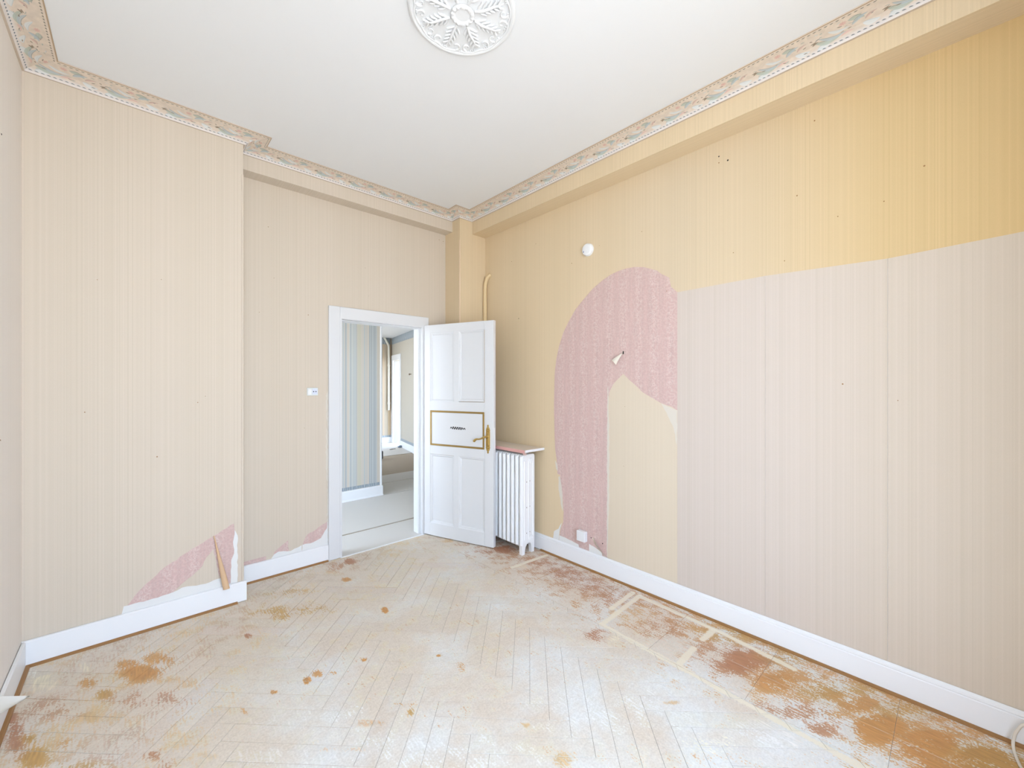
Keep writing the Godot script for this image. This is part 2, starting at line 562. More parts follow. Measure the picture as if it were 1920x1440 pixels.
func floor_image() -> Image:
	var w := 1600
	var h := 2000
	# a coarse field of what was spilled where; colour and strength
	var lw := 200
	var lh := 250
	var fr := PackedFloat32Array()
	fr.resize(lw * lh * 4)
	var kinds := [Color(0.80, 0.58, 0.34), Color(0.70, 0.49, 0.37), Color(0.75, 0.58, 0.32), Color(0.85, 0.73, 0.55), Color(0.925, 0.925, 0.92), Color(0.94, 0.91, 0.82), Color(0.79, 0.74, 0.71)]
	for j in lh:
		for i in lw:
			var x := FX0 + FW * (i + 0.5) / lw
			var z := FZ0 + FH * (j + 0.5) / lh
			# the rim along the walls, where the sander never came, keeps some of the old varnish
			var dr := 2.69 - x
			var near := clampf((z + 3.2) / 3.0, 0.0, 1.0)
			var a := smoothstep(0.80, 0.20, dr) * (0.44 + 0.20 * near)
			var c: Color = kinds[1].lerp(kinds[0], near)
			var dl := minf(x + 0.43, z + 3.33 if x < 0.56 else z + 3.6)
			var fore := smoothstep(-3.3, -2.6, z)
			var al := smoothstep(0.75 + 0.45 * fore, 0.10, dl) * (0.39 + 0.09 * fore)
			if al > a:
				a = al
				c = kinds[3].lerp(Color(0.77, 0.66, 0.58), 0.5 + 0.5 * sin(x * 9.0 + z * 7.0))
			var o := (j * lw + i) * 4
			fr[o] = c.r; fr[o + 1] = c.g; fr[o + 2] = c.b; fr[o + 3] = a
	for s in range(0, STAINS.size(), 8):
		var k: Color = kinds[STAINS[s]]
		var ax := Vector2(STAINS[s + 4], STAINS[s + 5])
		var ay := Vector2(STAINS[s + 6], STAINS[s + 7])
		var det := ax.x * ay.y - ax.y * ay.x
		var ext := (ax.abs() + ay.abs()) * 1.5
		var cx: float = STAINS[s + 2]
		var cz: float = STAINS[s + 3]
		for j in range(maxi(0, int((cz - ext.y - FZ0) / FH * lh)), mini(lh, int((cz + ext.y - FZ0) / FH * lh) + 2)):
			for i in range(maxi(0, int((cx - ext.x - FX0) / FW * lw)), mini(lw, int((cx + ext.x - FX0) / FW * lw) + 2)):
				var d := Vector2(FX0 + FW * (i + 0.5) / lw - cx, FZ0 + FH * (j + 0.5) / lh - cz)
				var u := (d.x * ay.y - d.y * ay.x) / det
				var t := (ax.x * d.y - ax.y * d.x) / det
				var r := sqrt(u * u + t * t)
				var a: float = STAINS[s + 1] * smoothstep(1.35, 0.35, r)
				var o := (j * lw + i) * 4
				var b: float = fr[o + 3]
				if a > 0.02:
					var q := clampf(a / maxf(a + b * 0.6, 0.001), 0.0, 1.0)
					fr[o] = lerpf(fr[o], k.r, q); fr[o + 1] = lerpf(fr[o + 1], k.g, q); fr[o + 2] = lerpf(fr[o + 2], k.b, q)
					fr[o + 3] = maxf(a, b)
	var fi := Image.create_from_data(lw, lh, false, Image.FORMAT_RGBAF, fr.to_byte_array())
	fi.resize(w, h, Image.INTERPOLATE_CUBIC)
	fi.convert(Image.FORMAT_RGBA8)
	var fd := fi.get_data()
	var low := noise_img(w, h, 0.0035, 31, 3)
	var mid := noise_img(w, h, 0.016, 32, 4)
	var fine := noise_img(w, h, 0.17, 33, 3)
	var sz := stretched(w, h, 1000, 150, 0.30, 34)
	var dry := stretched(w, h, 300, 900, 0.22, 35)
	var d := PackedByteArray()
	d.resize(w * h * 3)
	var p := -1
	for pj in h:
		var dust := float(pj) / h * 1.15 - 0.15
		for pi in w:
			p += 1
			var m := mid[p] * 0.0039
			var f := fine[p] * 0.0039
			var s := sz[p] * 0.0039
			var q := p * 4
			var a := fd[q + 3] * 0.0039
			# scrubbed wood: beige to grey; more dust and sanding residue lies mid-room than by the door
			var k := clampf((low[p] * 0.0039 - 0.5) * 1.3 + (m - 0.5) * 0.8 + dust, 0.0, 1.0)
			var r := 0.872 + 0.026 * k
			var g := 0.822 + 0.076 * k
			var b := 0.755 + 0.128 * k
			var y := clampf((m - 0.54) * 5.0, 0.0, 1.0) * (1.0 - k * 0.7) * 0.40
			r += (0.90 - r) * y; g += (0.85 - g) * y; b += (0.71 - b) * y
			var t := (f - 0.5) * 0.085 + (s - 0.5) * 0.03 + (dry[p] * 0.0039 - 0.5) * 0.04
			r += t; g += t * 1.05; b += t * 1.1
			# varnish, spilled and scraped into flecks
			var e := clampf((a + (f - 0.5) * 1.0 + (s - 0.5) * 0.95 + (m - 0.5) * 0.9 - 0.37) * 3.4, 0.0, 1.0)
			e *= 0.62 + 0.36 * minf(1.0, a)
			var v := 0.90 + 0.2 * s
			r += (fd[q] * 0.0039 * v - r) * e
			g += (fd[q + 1] * 0.0039 * v - g) * e
			b += (fd[q + 2] * 0.0039 * v - b) * e
			var o := p * 3
			d[o] = clampi(int(r * 255.0), 0, 255)
			d[o + 1] = clampi(int(g * 255.0), 0, 255)
			d[o + 2] = clampi(int(b * 255.0), 0, 255)
	# lines of pale filler where a partition once met the floor
	for s in range(0, FILLER.size(), 4):
		var p0 := Vector2((FILLER[s] - FX0) / FW * w, (FILLER[s + 1] - FZ0) / FH * h)
		var p1 := Vector2((FILLER[s + 2] - FX0) / FW * w, (FILLER[s + 3] - FZ0) / FH * h)
		for j in range(maxi(0, int(minf(p0.y, p1.y) - 12)), mini(h, int(maxf(p0.y, p1.y) + 12))):
			for i in range(maxi(0, int(minf(p0.x, p1.x) - 12)), mini(w, int(maxf(p0.x, p1.x) + 12))):
				var pt := Vector2(i, j)
				var dist := pt.distance_to(Geometry2D.get_closest_point_to_segment(pt, p0, p1))
				var idx := j * w + i
				var e := clampf((10.5 - dist) / 4.0 + (fine[idx] / 255.0 - 0.5) * 1.8 + (mid[idx] / 255.0 - 0.5) * 1.6, 0.0, 1.0) * 0.92
				var o := idx * 3
				d[o] = int(lerpf(d[o], 238.0, e)); d[o + 1] = int(lerpf(d[o + 1], 229.0, e)); d[o + 2] = int(lerpf(d[o + 2], 208.0, e))
	return Image.create_from_data(w, h, false, Image.FORMAT_RGB8, d)

# ------------------------------------------------------------------ room shell
func make_materials():
	mats.paper = textured(stripe_image(Color(0.838, 0.785, 0.712), 0.013, 3), 0.75, Vector3(1 / 0.53, 1 / 0.53, 1))
	mats.warm_paper = textured(stripe_image(Color(0.880, 0.795, 0.655), 0.013, 3), 0.75, Vector3(1 / 0.53, 1 / 0.53, 1))  # yellower paper, with some of the warm dim light mixed in
	mats.warm_paper.vertex_color_use_as_albedo = true
	mats.faded = textured(stripe_image(Color(0.825, 0.772, 0.722), 0.011, 9), 0.75, Vector3(1 / 0.53, 1 / 0.53, 1))
	mats.faded.vertex_color_use_as_albedo = true
	mats.pink = textured(damask_image(), 0.75, Vector3(1 / 0.62, 1 / 0.62, 1))
	mats.left_paper = textured(stripe_image(Color(0.93, 0.90, 0.865), 0.008, 23), 0.75, Vector3(1 / 0.53, 1 / 0.53, 1))
	mats.plaster = plain(Color(0.91, 0.905, 0.89), 0.8)
	mats.ceiling = plain(Color(0.915, 0.915, 0.91), 0.8)
	mats.white = plain(Color(0.94, 0.94, 0.94), 0.38)
	mats.door = plain(Color(0.88, 0.88, 0.88), 0.35)
	mats.edge = plain(Color(0.865, 0.83, 0.775), 0.8)
	mats.patch = textured(stripe_image(Color(0.865, 0.805, 0.715), 0.008, 3), 0.75, Vector3(1 / 0.53, 1 / 0.53, 1))
	mats.wood = plain(Color(0.60, 0.43, 0.24), 0.55)
	mats.brass = plain(Color(0.74, 0.62, 0.36), 0.35, 0.8)
	mats.gold = plain(Color(0.62, 0.50, 0.27), 0.42, 0.45)
	mats.dark = plain(Color(0.10, 0.09, 0.08), 0.7)
	mats.joint = plain(Color(0.60, 0.56, 0.52), 0.9)
	mats.frieze = textured(frieze_image(), 0.7)
	mats.corridor = textured(corridor_stripe_image(), 0.7, Vector3(1 / 0.53, 1, 1), Color(0.96, 0.95, 0.95))
	mats.dado = textured(dado_image(), 0.7, Vector3(1 / 0.16, 1, 1))
	var fl := textured(floor_image(), 0.55, Vector3(1 / FW, 1 / FH, 1))
	fl.uv1_offset = Vector3(-FX0 / FW, -FZ0 / FH, 0)
	fl.vertex_color_use_as_albedo = true
	mats.floor = fl

# local frame on a wall: x runs to the right seen from the room, y up, z out of the wall
func on_right(x := XR) -> Transform3D: return Transform3D(Basis(Vector3(0, 0, 1), Vector3(0, 1, 0), Vector3(-1, 0, 0)), Vector3(x, 0, 0))
func on_back(z: float) -> Transform3D: return Transform3D(Basis.IDENTITY, Vector3(0, 0, z))
func on_left(x := XL) -> Transform3D: return Transform3D(Basis(Vector3(0, 0, -1), Vector3(0, 1, 0), Vector3(1, 0, 0)), Vector3(x, 0, 0))

func poly(a: Array) -> PackedVector2Array:
	var p := PackedVector2Array()
	for i in range(0, a.size(), 2): p.append(Vector2(a[i], a[i + 1]))
	return p

func rect(x0: float, y0: float, x1: float, y1: float) -> PackedVector2Array:
	return PackedVector2Array([Vector2(x0, y0), Vector2(x1, y0), Vector2(x1, y1), Vector2(x0, y1)])

# a long line broken into short uneven steps, as paper tears
func torn(p: PackedVector2Array, amount: float, sd: int, from := 0, to := -1) -> PackedVector2Array:
	var rng := RandomNumberGenerator.new()
	rng.seed = sd
	var o := PackedVector2Array()
	for i in p.size():
		o.append(p[i])
		if i < from or (to >= 0 and i >= to): continue
		var b := p[(i + 1) % p.size()]
		var k := int(p[i].distance_to(b) / 0.022)
		var nn := (b - p[i]).normalized().orthogonal()
		for j in range(1, k):
			o.append(p[i].lerp(b, float(j) / k) + nn * rng.randf_range(-amount, amount))
	return o

func minus(from: Array, cut: PackedVector2Array) -> Array:
	var o := []
	for p in from:
		for q in Geometry2D.clip_polygons(p, cut):
			if not Geometry2D.is_polygon_clockwise(q): o.append(q)
	return o

func sheets(called: String, polys: Array, xf: Transform3D, z0: float, z1: float, m: Material, parent: Node, tones = null):
	for p in polys:
		if p.size() < 3: continue
		var s := Shape.new()
		s.xf = xf
		s.extrude(p, z0, z1)
		if tones != null: s.tone(tones)
		put(called, s, m, parent)

# warm light falloff painted into the paper tint, strongest towards the window wall
func falloff_tone(p: Vector3) -> Color:
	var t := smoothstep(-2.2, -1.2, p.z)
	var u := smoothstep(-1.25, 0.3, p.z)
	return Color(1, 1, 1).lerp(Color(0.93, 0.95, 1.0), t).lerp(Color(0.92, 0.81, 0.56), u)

func faded_falloff_tone(p: Vector3) -> Color:  # the same falloff of light, tinted into the faded lower paper
	return Color(1, 1, 1).lerp(Color(1.03, 0.98, 0.88), smoothstep(-0.9, 0.3, p.z))

func walls():
	var s := Shape.new()
	s.box(Vector3(XL - 0.12, -0.1, -3.74), Vector3(XL, HC, ZF))
	var left := struct("wall_left", s, mats.plaster, "wallpapered wall along the left edge, seen almost edge on", "wall")
	s = Shape.new()
	s.box(Vector3(XL, -0.1, -3.74), Vector3(XP, HC, ZP))
	var breast := struct("wall_breast", s, mats.plaster, "cream striped chimney breast standing forward on the left, torn paper low down", "wall")
	s = Shape.new()
	s.box(Vector3(XP, -0.1, -3.72), Vector3(1.30, HC, ZB))
	s.box(Vector3(2.12, -0.1, -3.72), Vector3(XR, HC, ZB))
	s.box(Vector3(1.30, 2.075, -3.72), Vector3(2.12, HC, ZB))
	var back := struct("wall_back", s, mats.plaster, "cream papered alcove wall that holds the doorway", "wall")
	s = Shape.new()
	s.box(Vector3(XR, -0.1, -3.74), Vector3(XR + 0.12, HC, ZF))
	var right := struct("wall_right", s, mats.plaster, "long right wall with a torn pink arch and a faded lower half", "wall")
	s = Shape.new()
	s.box(Vector3(PX, 0, ZB), Vector3(XR, HC, PZ))
	struct("wall_corner", s, mats.warm_paper, "square boxed pillar papered cream in the far corner behind the door", "pillar")
	# the wall behind the camera, with the wide window that lights the room
	s = Shape.new()
	var wx0 := -0.36
	var wx1 := 1.45
	s.box(Vector3(XL, -0.1, ZF), Vector3(wx0, HC, ZF + 0.2))
	s.box(Vector3(wx1, -0.1, ZF), Vector3(XR, HC, ZF + 0.2))
	s.box(Vector3(wx0, -0.1, ZF), Vector3(wx1, 0.06, ZF + 0.2))
	s.box(Vector3(wx0, 2.98, ZF), Vector3(wx1, HC, ZF + 0.2))
	struct("wall_front", s, mats.paper, "wall behind the viewer with one wide window", "wall")
	s = Shape.new()
	for x in [wx0, (wx0 + wx1) / 2 - 0.03, wx1 - 0.05]: s.box(Vector3(x, 0.06, ZF + 0.10), Vector3(x + 0.05, 2.98, ZF + 0.15))
	s.box(Vector3(wx0 + 0.05, 0.06, ZF + 0.105), Vector3(wx1 - 0.05, 0.10, ZF + 0.145))
	s.box(Vector3(wx0 + 0.05, 2.94, ZF + 0.105), Vector3(wx1 - 0.05, 2.98, ZF + 0.145))
	struct("window_1", s, mats.white, "tall white window frame behind the viewer", "window")
	s = Shape.new()
	s.box(Vector3(XL - 0.12, HC, -3.74), Vector3(XR + 0.12, HC + 0.15, ZF + 0.25))
	struct("ceiling", s, mats.ceiling, "plain off-white plaster ceiling", "ceiling")

	# --- paper on the right wall
	var xf := on_right()
	var arch := poly([-2.337, -0.05, -2.337, 0.175, -2.322, 0.24, -2.295, 0.31, -2.289, 0.395, -2.300, 0.52, -2.318, 0.63, -2.331, 0.71, -2.360, 0.715, -2.368, 0.835, -2.386, 0.93, -2.392, 1.028, -2.400, 1.30, -2.392, 1.592, -2.372, 1.72, -2.343, 1.823, -2.295, 1.94, -2.236, 2.029, -2.160, 2.125, -2.072, 2.20, -1.985, 2.268, -1.89, 2.319, -1.815, 2.349, -1.745, 2.363, -1.68, 2.368, -1.609, 2.365, -1.54, 2.35, -1.481, 2.325, -1.432, 2.302, -1.40, 2.272, -1.342, 2.235, -1.334, 2.197, -1.33, 2.171, -1.285, 2.126, -1.2835, 2.126, -1.2835, 1.320, -1.33, 1.345, -1.40, 1.365, -1.47, 1.40, -1.544, 1.44, -1.60, 1.49, -1.653, 1.53, -1.703, 1.576, -1.748, 1.54, -1.792, 1.498, -1.820, 1.45, -1.833, 1.40, -1.838, 1.165, -1.845, -0.05])
	sheets("old_wallpaper", [rect(-2.41, 0.143, -1.27, 2.38)], xf, 0.0, 0.0008, mats.pink, right)
	var at := -3.361
	var edges := [-3.361, -2.874, -2.344, -1.8145, -1.285, -0.7555, -0.2265, 0.303, ZF]
	for i in edges.size() - 1:
		var a: float = edges[i]
		var b: float = edges[i + 1]
		var gap := 0.0006 if a >= -1.29 else 0.0
		if a < -1.29:
			for p in minus([rect(a, 0.0, b, HC)], arch):
				var hi := 0.0
				for q in p: hi = maxf(hi, q.y)
				if p[0].x < -2.1: hi = 3.0
				sheets("wallpaper_strip", [p], xf, 0.0, 0.002, mats.warm_paper if hi > 2.0 else mats.patch, right, falloff_tone if hi > 2.0 else null)
		else:
			# below the line a wardrobe row once stood: the paper there kept another tone
			var y0 := 2.126 + 0.012 * sin(a * 5.0)
			var y1 := 2.126 + 0.012 * sin(b * 5.0)
			sheets("wallpaper_strip", [PackedVector2Array([Vector2(a, y0), Vector2(b, y1), Vector2(b, HC), Vector2(a, HC)])], xf, 0.0, 0.002, mats.warm_paper, right, falloff_tone)
			sheets("faded_wallpaper", [PackedVector2Array([Vector2(a + gap, 0), Vector2(b - gap, 0), Vector2(b - gap, y1), Vector2(a + gap, y0)])], xf, 0.0, 0.002, mats.faded, right, faded_falloff_tone)
	var scraps := [
		poly([-2.345, 0.12, -2.337, 0.20, -2.31, 0.30, -2.345, 0.24, -2.40, 0.20, -2.41, 0.12]),
		poly([-2.33, 0.70, -2.30, 0.54, -2.295, 0.40, -2.32, 0.46, -2.345, 0.60, -2.348, 0.69]),
		poly([-2.385, 0.83, -2.36, 0.80, -2.355, 0.74, -2.375, 0.76]),
		poly([-2.34, 0.14, -2.335, 0.185, -2.20, 0.175, -2.13, 0.165, -2.12, 0.14]),
		poly([-2.02, 0.14, -2.02, 0.20, -1.95, 0.185, -1.90, 0.165, -1.89, 0.14]),
		poly([-1.845, 1.48, -1.838, 1.46, -1.828, 1.16, -1.830, 0.6, -1.8445, 0.15, -1.85, 0.15]),
		poly([-1.2855, 1.32, -1.40, 1.365, -1.36, 1.30, -1.31, 1.20, -1.287, 1.08])]
	for i in scraps.size(): sheets("torn_backing", [torn(scraps[i], 0.003, 8)], xf, 0.0008, 0.0026, mats.plaster if i in [0, 3, 4] else mats.edge, right)
	# --- chimney breast
	xf = on_back(ZP)
	var tear := torn(poly([0.497, 0.545, 0.389, 0.492, 0.25, 0.420, 0.114, 0.339, 0.03, 0.26, -0.036, 0.178, -0.05, -0.05, 0.515, -0.05, 0.515, 0.30, 0.505, 0.46]), 0.004, 4, 0, 6)
	sheets("old_wallpaper", [rect(-0.05, 0.143, 0.53, 0.56)], xf, 0.0, 0.0008, mats.pink, breast)
	for e in [[XL, 0.020], [0.020, XP]]:
		sheets("wallpaper_strip", minus([rect(e[0], 0.0, e[1], HC)], tear), xf, 0.0, 0.002, mats.paper, breast)
	sheets("torn_wallpaper", [torn(poly([0.12, 0.143, 0.217, 0.222, 0.29, 0.275, 0.326, 0.308, 0.345, 0.355, 0.384, 0.40, 0.40, 0.30, 0.43, 0.143]), 0.003, 6)], xf, 0.0008, 0.0022, mats.paper, breast)
	for p in [poly([-0.06, 0.13, -0.05, 0.18, 0.06, 0.178, 0.17, 0.185, 0.22, 0.20, 0.34, 0.185, 0.45, 0.20, 0.47, 0.13]), poly([0.478, 0.14, 0.482, 0.30, 0.498, 0.34, 0.492, 0.42, 0.502, 0.50, 0.518, 0.46, 0.518, 0.14])]:
		sheets("torn_backing", [torn(p, 0.003, 3)], xf, 0.0022, 0.0030, mats.plaster, breast)
	# --- alcove
	xf = on_back(ZB)
	var cuts := [torn(poly([1.205, 0.33, 1.16, 0.315, 1.11, 0.285, 1.04, 0.258, 1.01, 0.20, 0.99, -0.05, 1.21, -0.05]), 0.004, 5), torn(poly([0.90, 0.25, 0.86, 0.225, 0.80, 0.18, 0.78, -0.05, 0.91, -0.05]), 0.004, 7), poly([0.545, -0.05, 0.545, 0.165, 0.745, 0.168, 0.755, -0.05])]
	for e in [[XP, 0.775], [0.775, 1.305], [1.305, 1.835], [1.835, PX]]:
		var ps := [rect(e[0], 0.0, e[1], HC)]
		for c in cuts: ps = minus(ps, c)
		ps = minus(ps, rect(1.29, -1.0, 2.13, 2.08))
		sheets("wallpaper_strip", ps, xf, 0.0, 0.002, mats.paper, back)
	sheets("old_wallpaper", [rect(0.56, 0.12, 1.20, 0.34)], xf, 0.0, 0.0008, mats.pink, back)
	for p in [poly([1.0, 0.13, 1.005, 0.185, 1.09, 0.185, 1.15, 0.205, 1.18, 0.255, 1.198, 0.275, 1.204, 0.30, 1.204, 0.13]), poly([0.775, 0.13, 0.80, 0.165, 0.83, 0.178, 0.87, 0.172, 0.92, 0.16, 1.0, 0.185, 1.0, 0.13])]:
		sheets("torn_backing", [torn(p, 0.003, 9)], xf, 0.0008, 0.0024, mats.plaster, back)
	var chips := torn(poly([1.207, 1.45, 1.188, 1.40, 1.194, 1.20, 1.190, 0.9, 1.198, 0.6, 1.196, 0.34, 1.207, 0.33]), 0.006, 15)
	sheets("torn_backing", [chips], xf, 0.0020, 0.0028, mats.edge, back)
	# --- left wall
	xf = on_left()
	for k in 9:
		var a := -ZF + k * 0.53
		var b := minf(a + 0.53, -ZP)
		if b > a: sheets("wallpaper_strip", [rect(a, 0.0, b, HC)], xf, 0.0, 0.002, mats.left_paper, left)
	# nail holes: wall, place on it, radius
	var holes := [[right, on_right(), [-1.015, 2.938, 0.006, -0.962, 2.893, 0.007, -1.015, 2.898, 0.005]], [right, on_right(), spots_right()], [back, on_back(ZB), [1.05, 2.07, 0.005, 0.76, 2.72, 0.004, 1.02, 1.14, 0.003, 1.53, 2.55, 0.003, 0.80, 2.33, 0.003, 2.31, 2.99, 0.005, 2.36, 2.985, 0.005, 1.56, 2.30, 0.003, 0.70, 2.05, 0.003]], [breast, on_back(ZP), [0.12, 2.15, 0.003, -0.16, 2.10, 0.003, 0.30, 1.38, 0.004, 0.34, 1.42, 0.003, 0.10, 1.05, 0.005, -0.21, 1.34, 0.004]], [left, on_left(), [2.9, 2.62, 0.006, 2.86, 2.0, 0.005, 2.83, 1.92, 0.006, 2.88, 1.25, 0.005]]]
	for e in holes:
		for i in range(0, e[2].size(), 3):
			s = Shape.new()
			var b := Basis(Vector3.RIGHT, PI / 2)
			s.xf = e[1] * Transform3D(b, Vector3(e[2][i], e[2][i + 1], 0.002))
			s.lathe(PackedVector2Array([Vector2(e[2][i + 2] * 0.75, 0.0), Vector2(e[2][i + 2] * 0.5, 0.0015), Vector2(0.0, 0.0018)]), 8)
			put("nail_hole", s, mats.dark if e[2][i + 2] > 0.0055 else mats.wood, e[0])

func spots_right() -> Array:
	return [-2.95, 2.70, 0.004, -2.20, 2.52, 0.005, -2.85, 2.13, 0.006, -2.62, 2.79, 0.004, -1.92, 2.60, 0.003, -1.55, 2.61, 0.004, -0.93, 2.31, 0.004, -0.42, 2.38, 0.004, -0.60, 2.55, 0.005, -0.24, 2.40, 0.004, -0.66, 2.20, 0.004, -1.36, 2.145, 0.004, -1.82, 2.16, 0.003, -0.52, 2.93, 0.005, -0.10, 2.52, 0.005, -0.40, 1.50, 0.005, -0.19, 1.42, 0.003, -1.69, 1.33, 0.003, -2.0, 0.255, 0.006, -1.89, 0.24, 0.006, -1.70, 0.88, 0.003]

func beams_and_trim():
	# boxed beams under the ceiling
	var s := Shape.new()
	s.box(Vector3(XP, 3.054, ZB + 0.002), Vector3(PX, HC, -3.490))
	struct("trim_1", s, mats.paper, "papered boxed beam over the alcove and the doorway", "beam")
	s = Shape.new()
	s.box(Vector3(2.543, 3.034, PZ), Vector3(XR - 0.002, HC, ZF))
	struct("trim_2", s, mats.warm_paper, "papered boxed beam running along the top of the right wall", "beam")
	# the sloping cornice that carries the printed frieze; inside corners are mitred
	var line := [Vector2(XL, ZF), Vector2(XL, ZP), Vector2(XP, ZP), Vector2(XP, -3.490), Vector2(PX, -3.490), Vector2(PX, PZ), Vector2(2.543, PZ), Vector2(2.543, ZF)]
	var w := 0.145
	s = Shape.new()
	var dirs := []
	for i in line.size() - 1: dirs.append((line[i + 1] - line[i]).normalized())
	var inner := []
	for i in line.size():
		var d0: Vector2 = dirs[maxi(i - 1, 0)]
		var d1: Vector2 = dirs[mini(i, dirs.size() - 1)]
		var n0 := Vector2(-d0.y, d0.x)
		var n1 := Vector2(-d1.y, d1.x)
		inner.append(n0 if i == 0 or i == line.size() - 1 else n0 + n1)
	# profile: distance from the wall, height, place across the print
	var pr := [[0.0, 3.158, 1.0], [0.012, 3.158, 1.0], [0.017, 3.166, 0.95], [0.050, 3.184, 0.66], [0.100, 3.194, 0.30], [w - 0.003, 3.198, 0.02], [w, 3.199, 0.0], [w, HC, 0.0]]
	var run := 0.0
	for i in line.size() - 1:
		var ln: float = line[i].distance_to(line[i + 1])
		for k in pr.size() - 1:
			var q := []
			for e in [[i, k], [i + 1, k], [i + 1, k + 1], [i, k + 1]]:
				var c: Vector2 = line[e[0]] + inner[e[0]] * pr[e[1]][0]
				var al: float = run + (c - line[i]).dot(dirs[i])
				q.append([Vector3(c.x, pr[e[1]][1], c.y), Vector2(al / 0.53, pr[e[1]][2])])
			var nn: Vector3 = (q[2][0] - q[0][0]).cross(q[1][0] - q[0][0]).normalized()
			if nn.y > 0.0 and k > 0 and k < 6: nn = -nn
			if k == 6 or k == 0:
				var o := Vector3(-dirs[i].y, 0, dirs[i].x)
				nn = o if k == 6 else Vector3.DOWN
			s.tri_n(q[0][0], q[1][0], q[2][0], nn, nn, nn, q[0][1], q[1][1], q[2][1])
			s.tri_n(q[0][0], q[2][0], q[3][0], nn, nn, nn, q[0][1], q[2][1], q[3][1])
		run += ln
	struct("trim_3", s, mats.frieze, "sloping cornice with a printed frieze of leaves and flowers between dashed lines", "cornice")
	# skirting boards and the brown strip on the floor before them
	var runs := [["baseboard_left", on_left(), -ZF, -ZP - 0.02, "white skirting board along the left wall", 0], ["baseboard_breast", on_back(ZP), XL, XP + 0.018, "white skirting board under the chimney breast", 1], ["baseboard_alcove", on_back(ZB), XP + 0.002, 1.205, "short white skirting board between chimney breast and door frame", 2], ["baseboard_right", on_right(), PZ, ZF, "long white skirting board along the right wall, grooved near its top", 3]]
	for r in runs:
		s = Shape.new()
		var prof := PackedVector2Array([Vector2(-0.005, 0.004), Vector2(-0.018, 0.004), Vector2(-0.018, 0.131), Vector2(-0.013, 0.136), Vector2(-0.005, 0.138)])
		if r[5] == 3: prof = PackedVector2Array([Vector2(-0.005, 0.004), Vector2(-0.019, 0.004), Vector2(-0.019, 0.115), Vector2(-0.0155, 0.118), Vector2(-0.0155, 0.121), Vector2(-0.018, 0.124), Vector2(-0.017, 0.133), Vector2(-0.010, 0.138), Vector2(-0.005, 0.142)])
		# carry the profile along the wall's own x axis
		s.xf = r[1] * Transform3D(Basis(Vector3(0, 0, -1), Vector3(0, 1, 0), Vector3(1, 0, 0)), Vector3.ZERO)
		s.extrude(prof, r[2], r[3])
		var o := struct(r[0], s, mats.white, r[4], "skirting")
		var st := Shape.new()
		st.xf = s.xf
		var a: float = r[2]
		var b: float = r[3]
		if r[5] == 3: a = -2.54
		if r[5] == 1: b -= 0.05
		st.extrude(PackedVector2Array([Vector2(-0.018, 0.0), Vector2(-0.034, 0.0), Vector2(-0.033, 0.006), Vector2(-0.028, 0.010), Vector2(-0.018, 0.012)]), a, b - 0.004)
		put("shoe_strip", st, mats.wood, o)
	# rounded beads on the two standing corners
	s = Shape.new()
	s.tube([Vector3(XP - 0.004, 0.14, ZP - 0.002), Vector3(XP - 0.004, 2.95, ZP - 0.002)], 0.009, 10)
	struct("trim_4", s, mats.paper, "rounded corner bead down the right edge of the chimney breast", "corner bead")
	s = Shape.new()
	s.tube([Vector3(PX + 0.002, 0.02, PZ - 0.002), Vector3(PX + 0.002, 2.94, PZ - 0.002)], 0.008, 10)
	struct("trim_5", s, plain(Color(0.90, 0.80, 0.68), 0.6), "pale corner bead on the edge of the corner pillar", "corner bead")

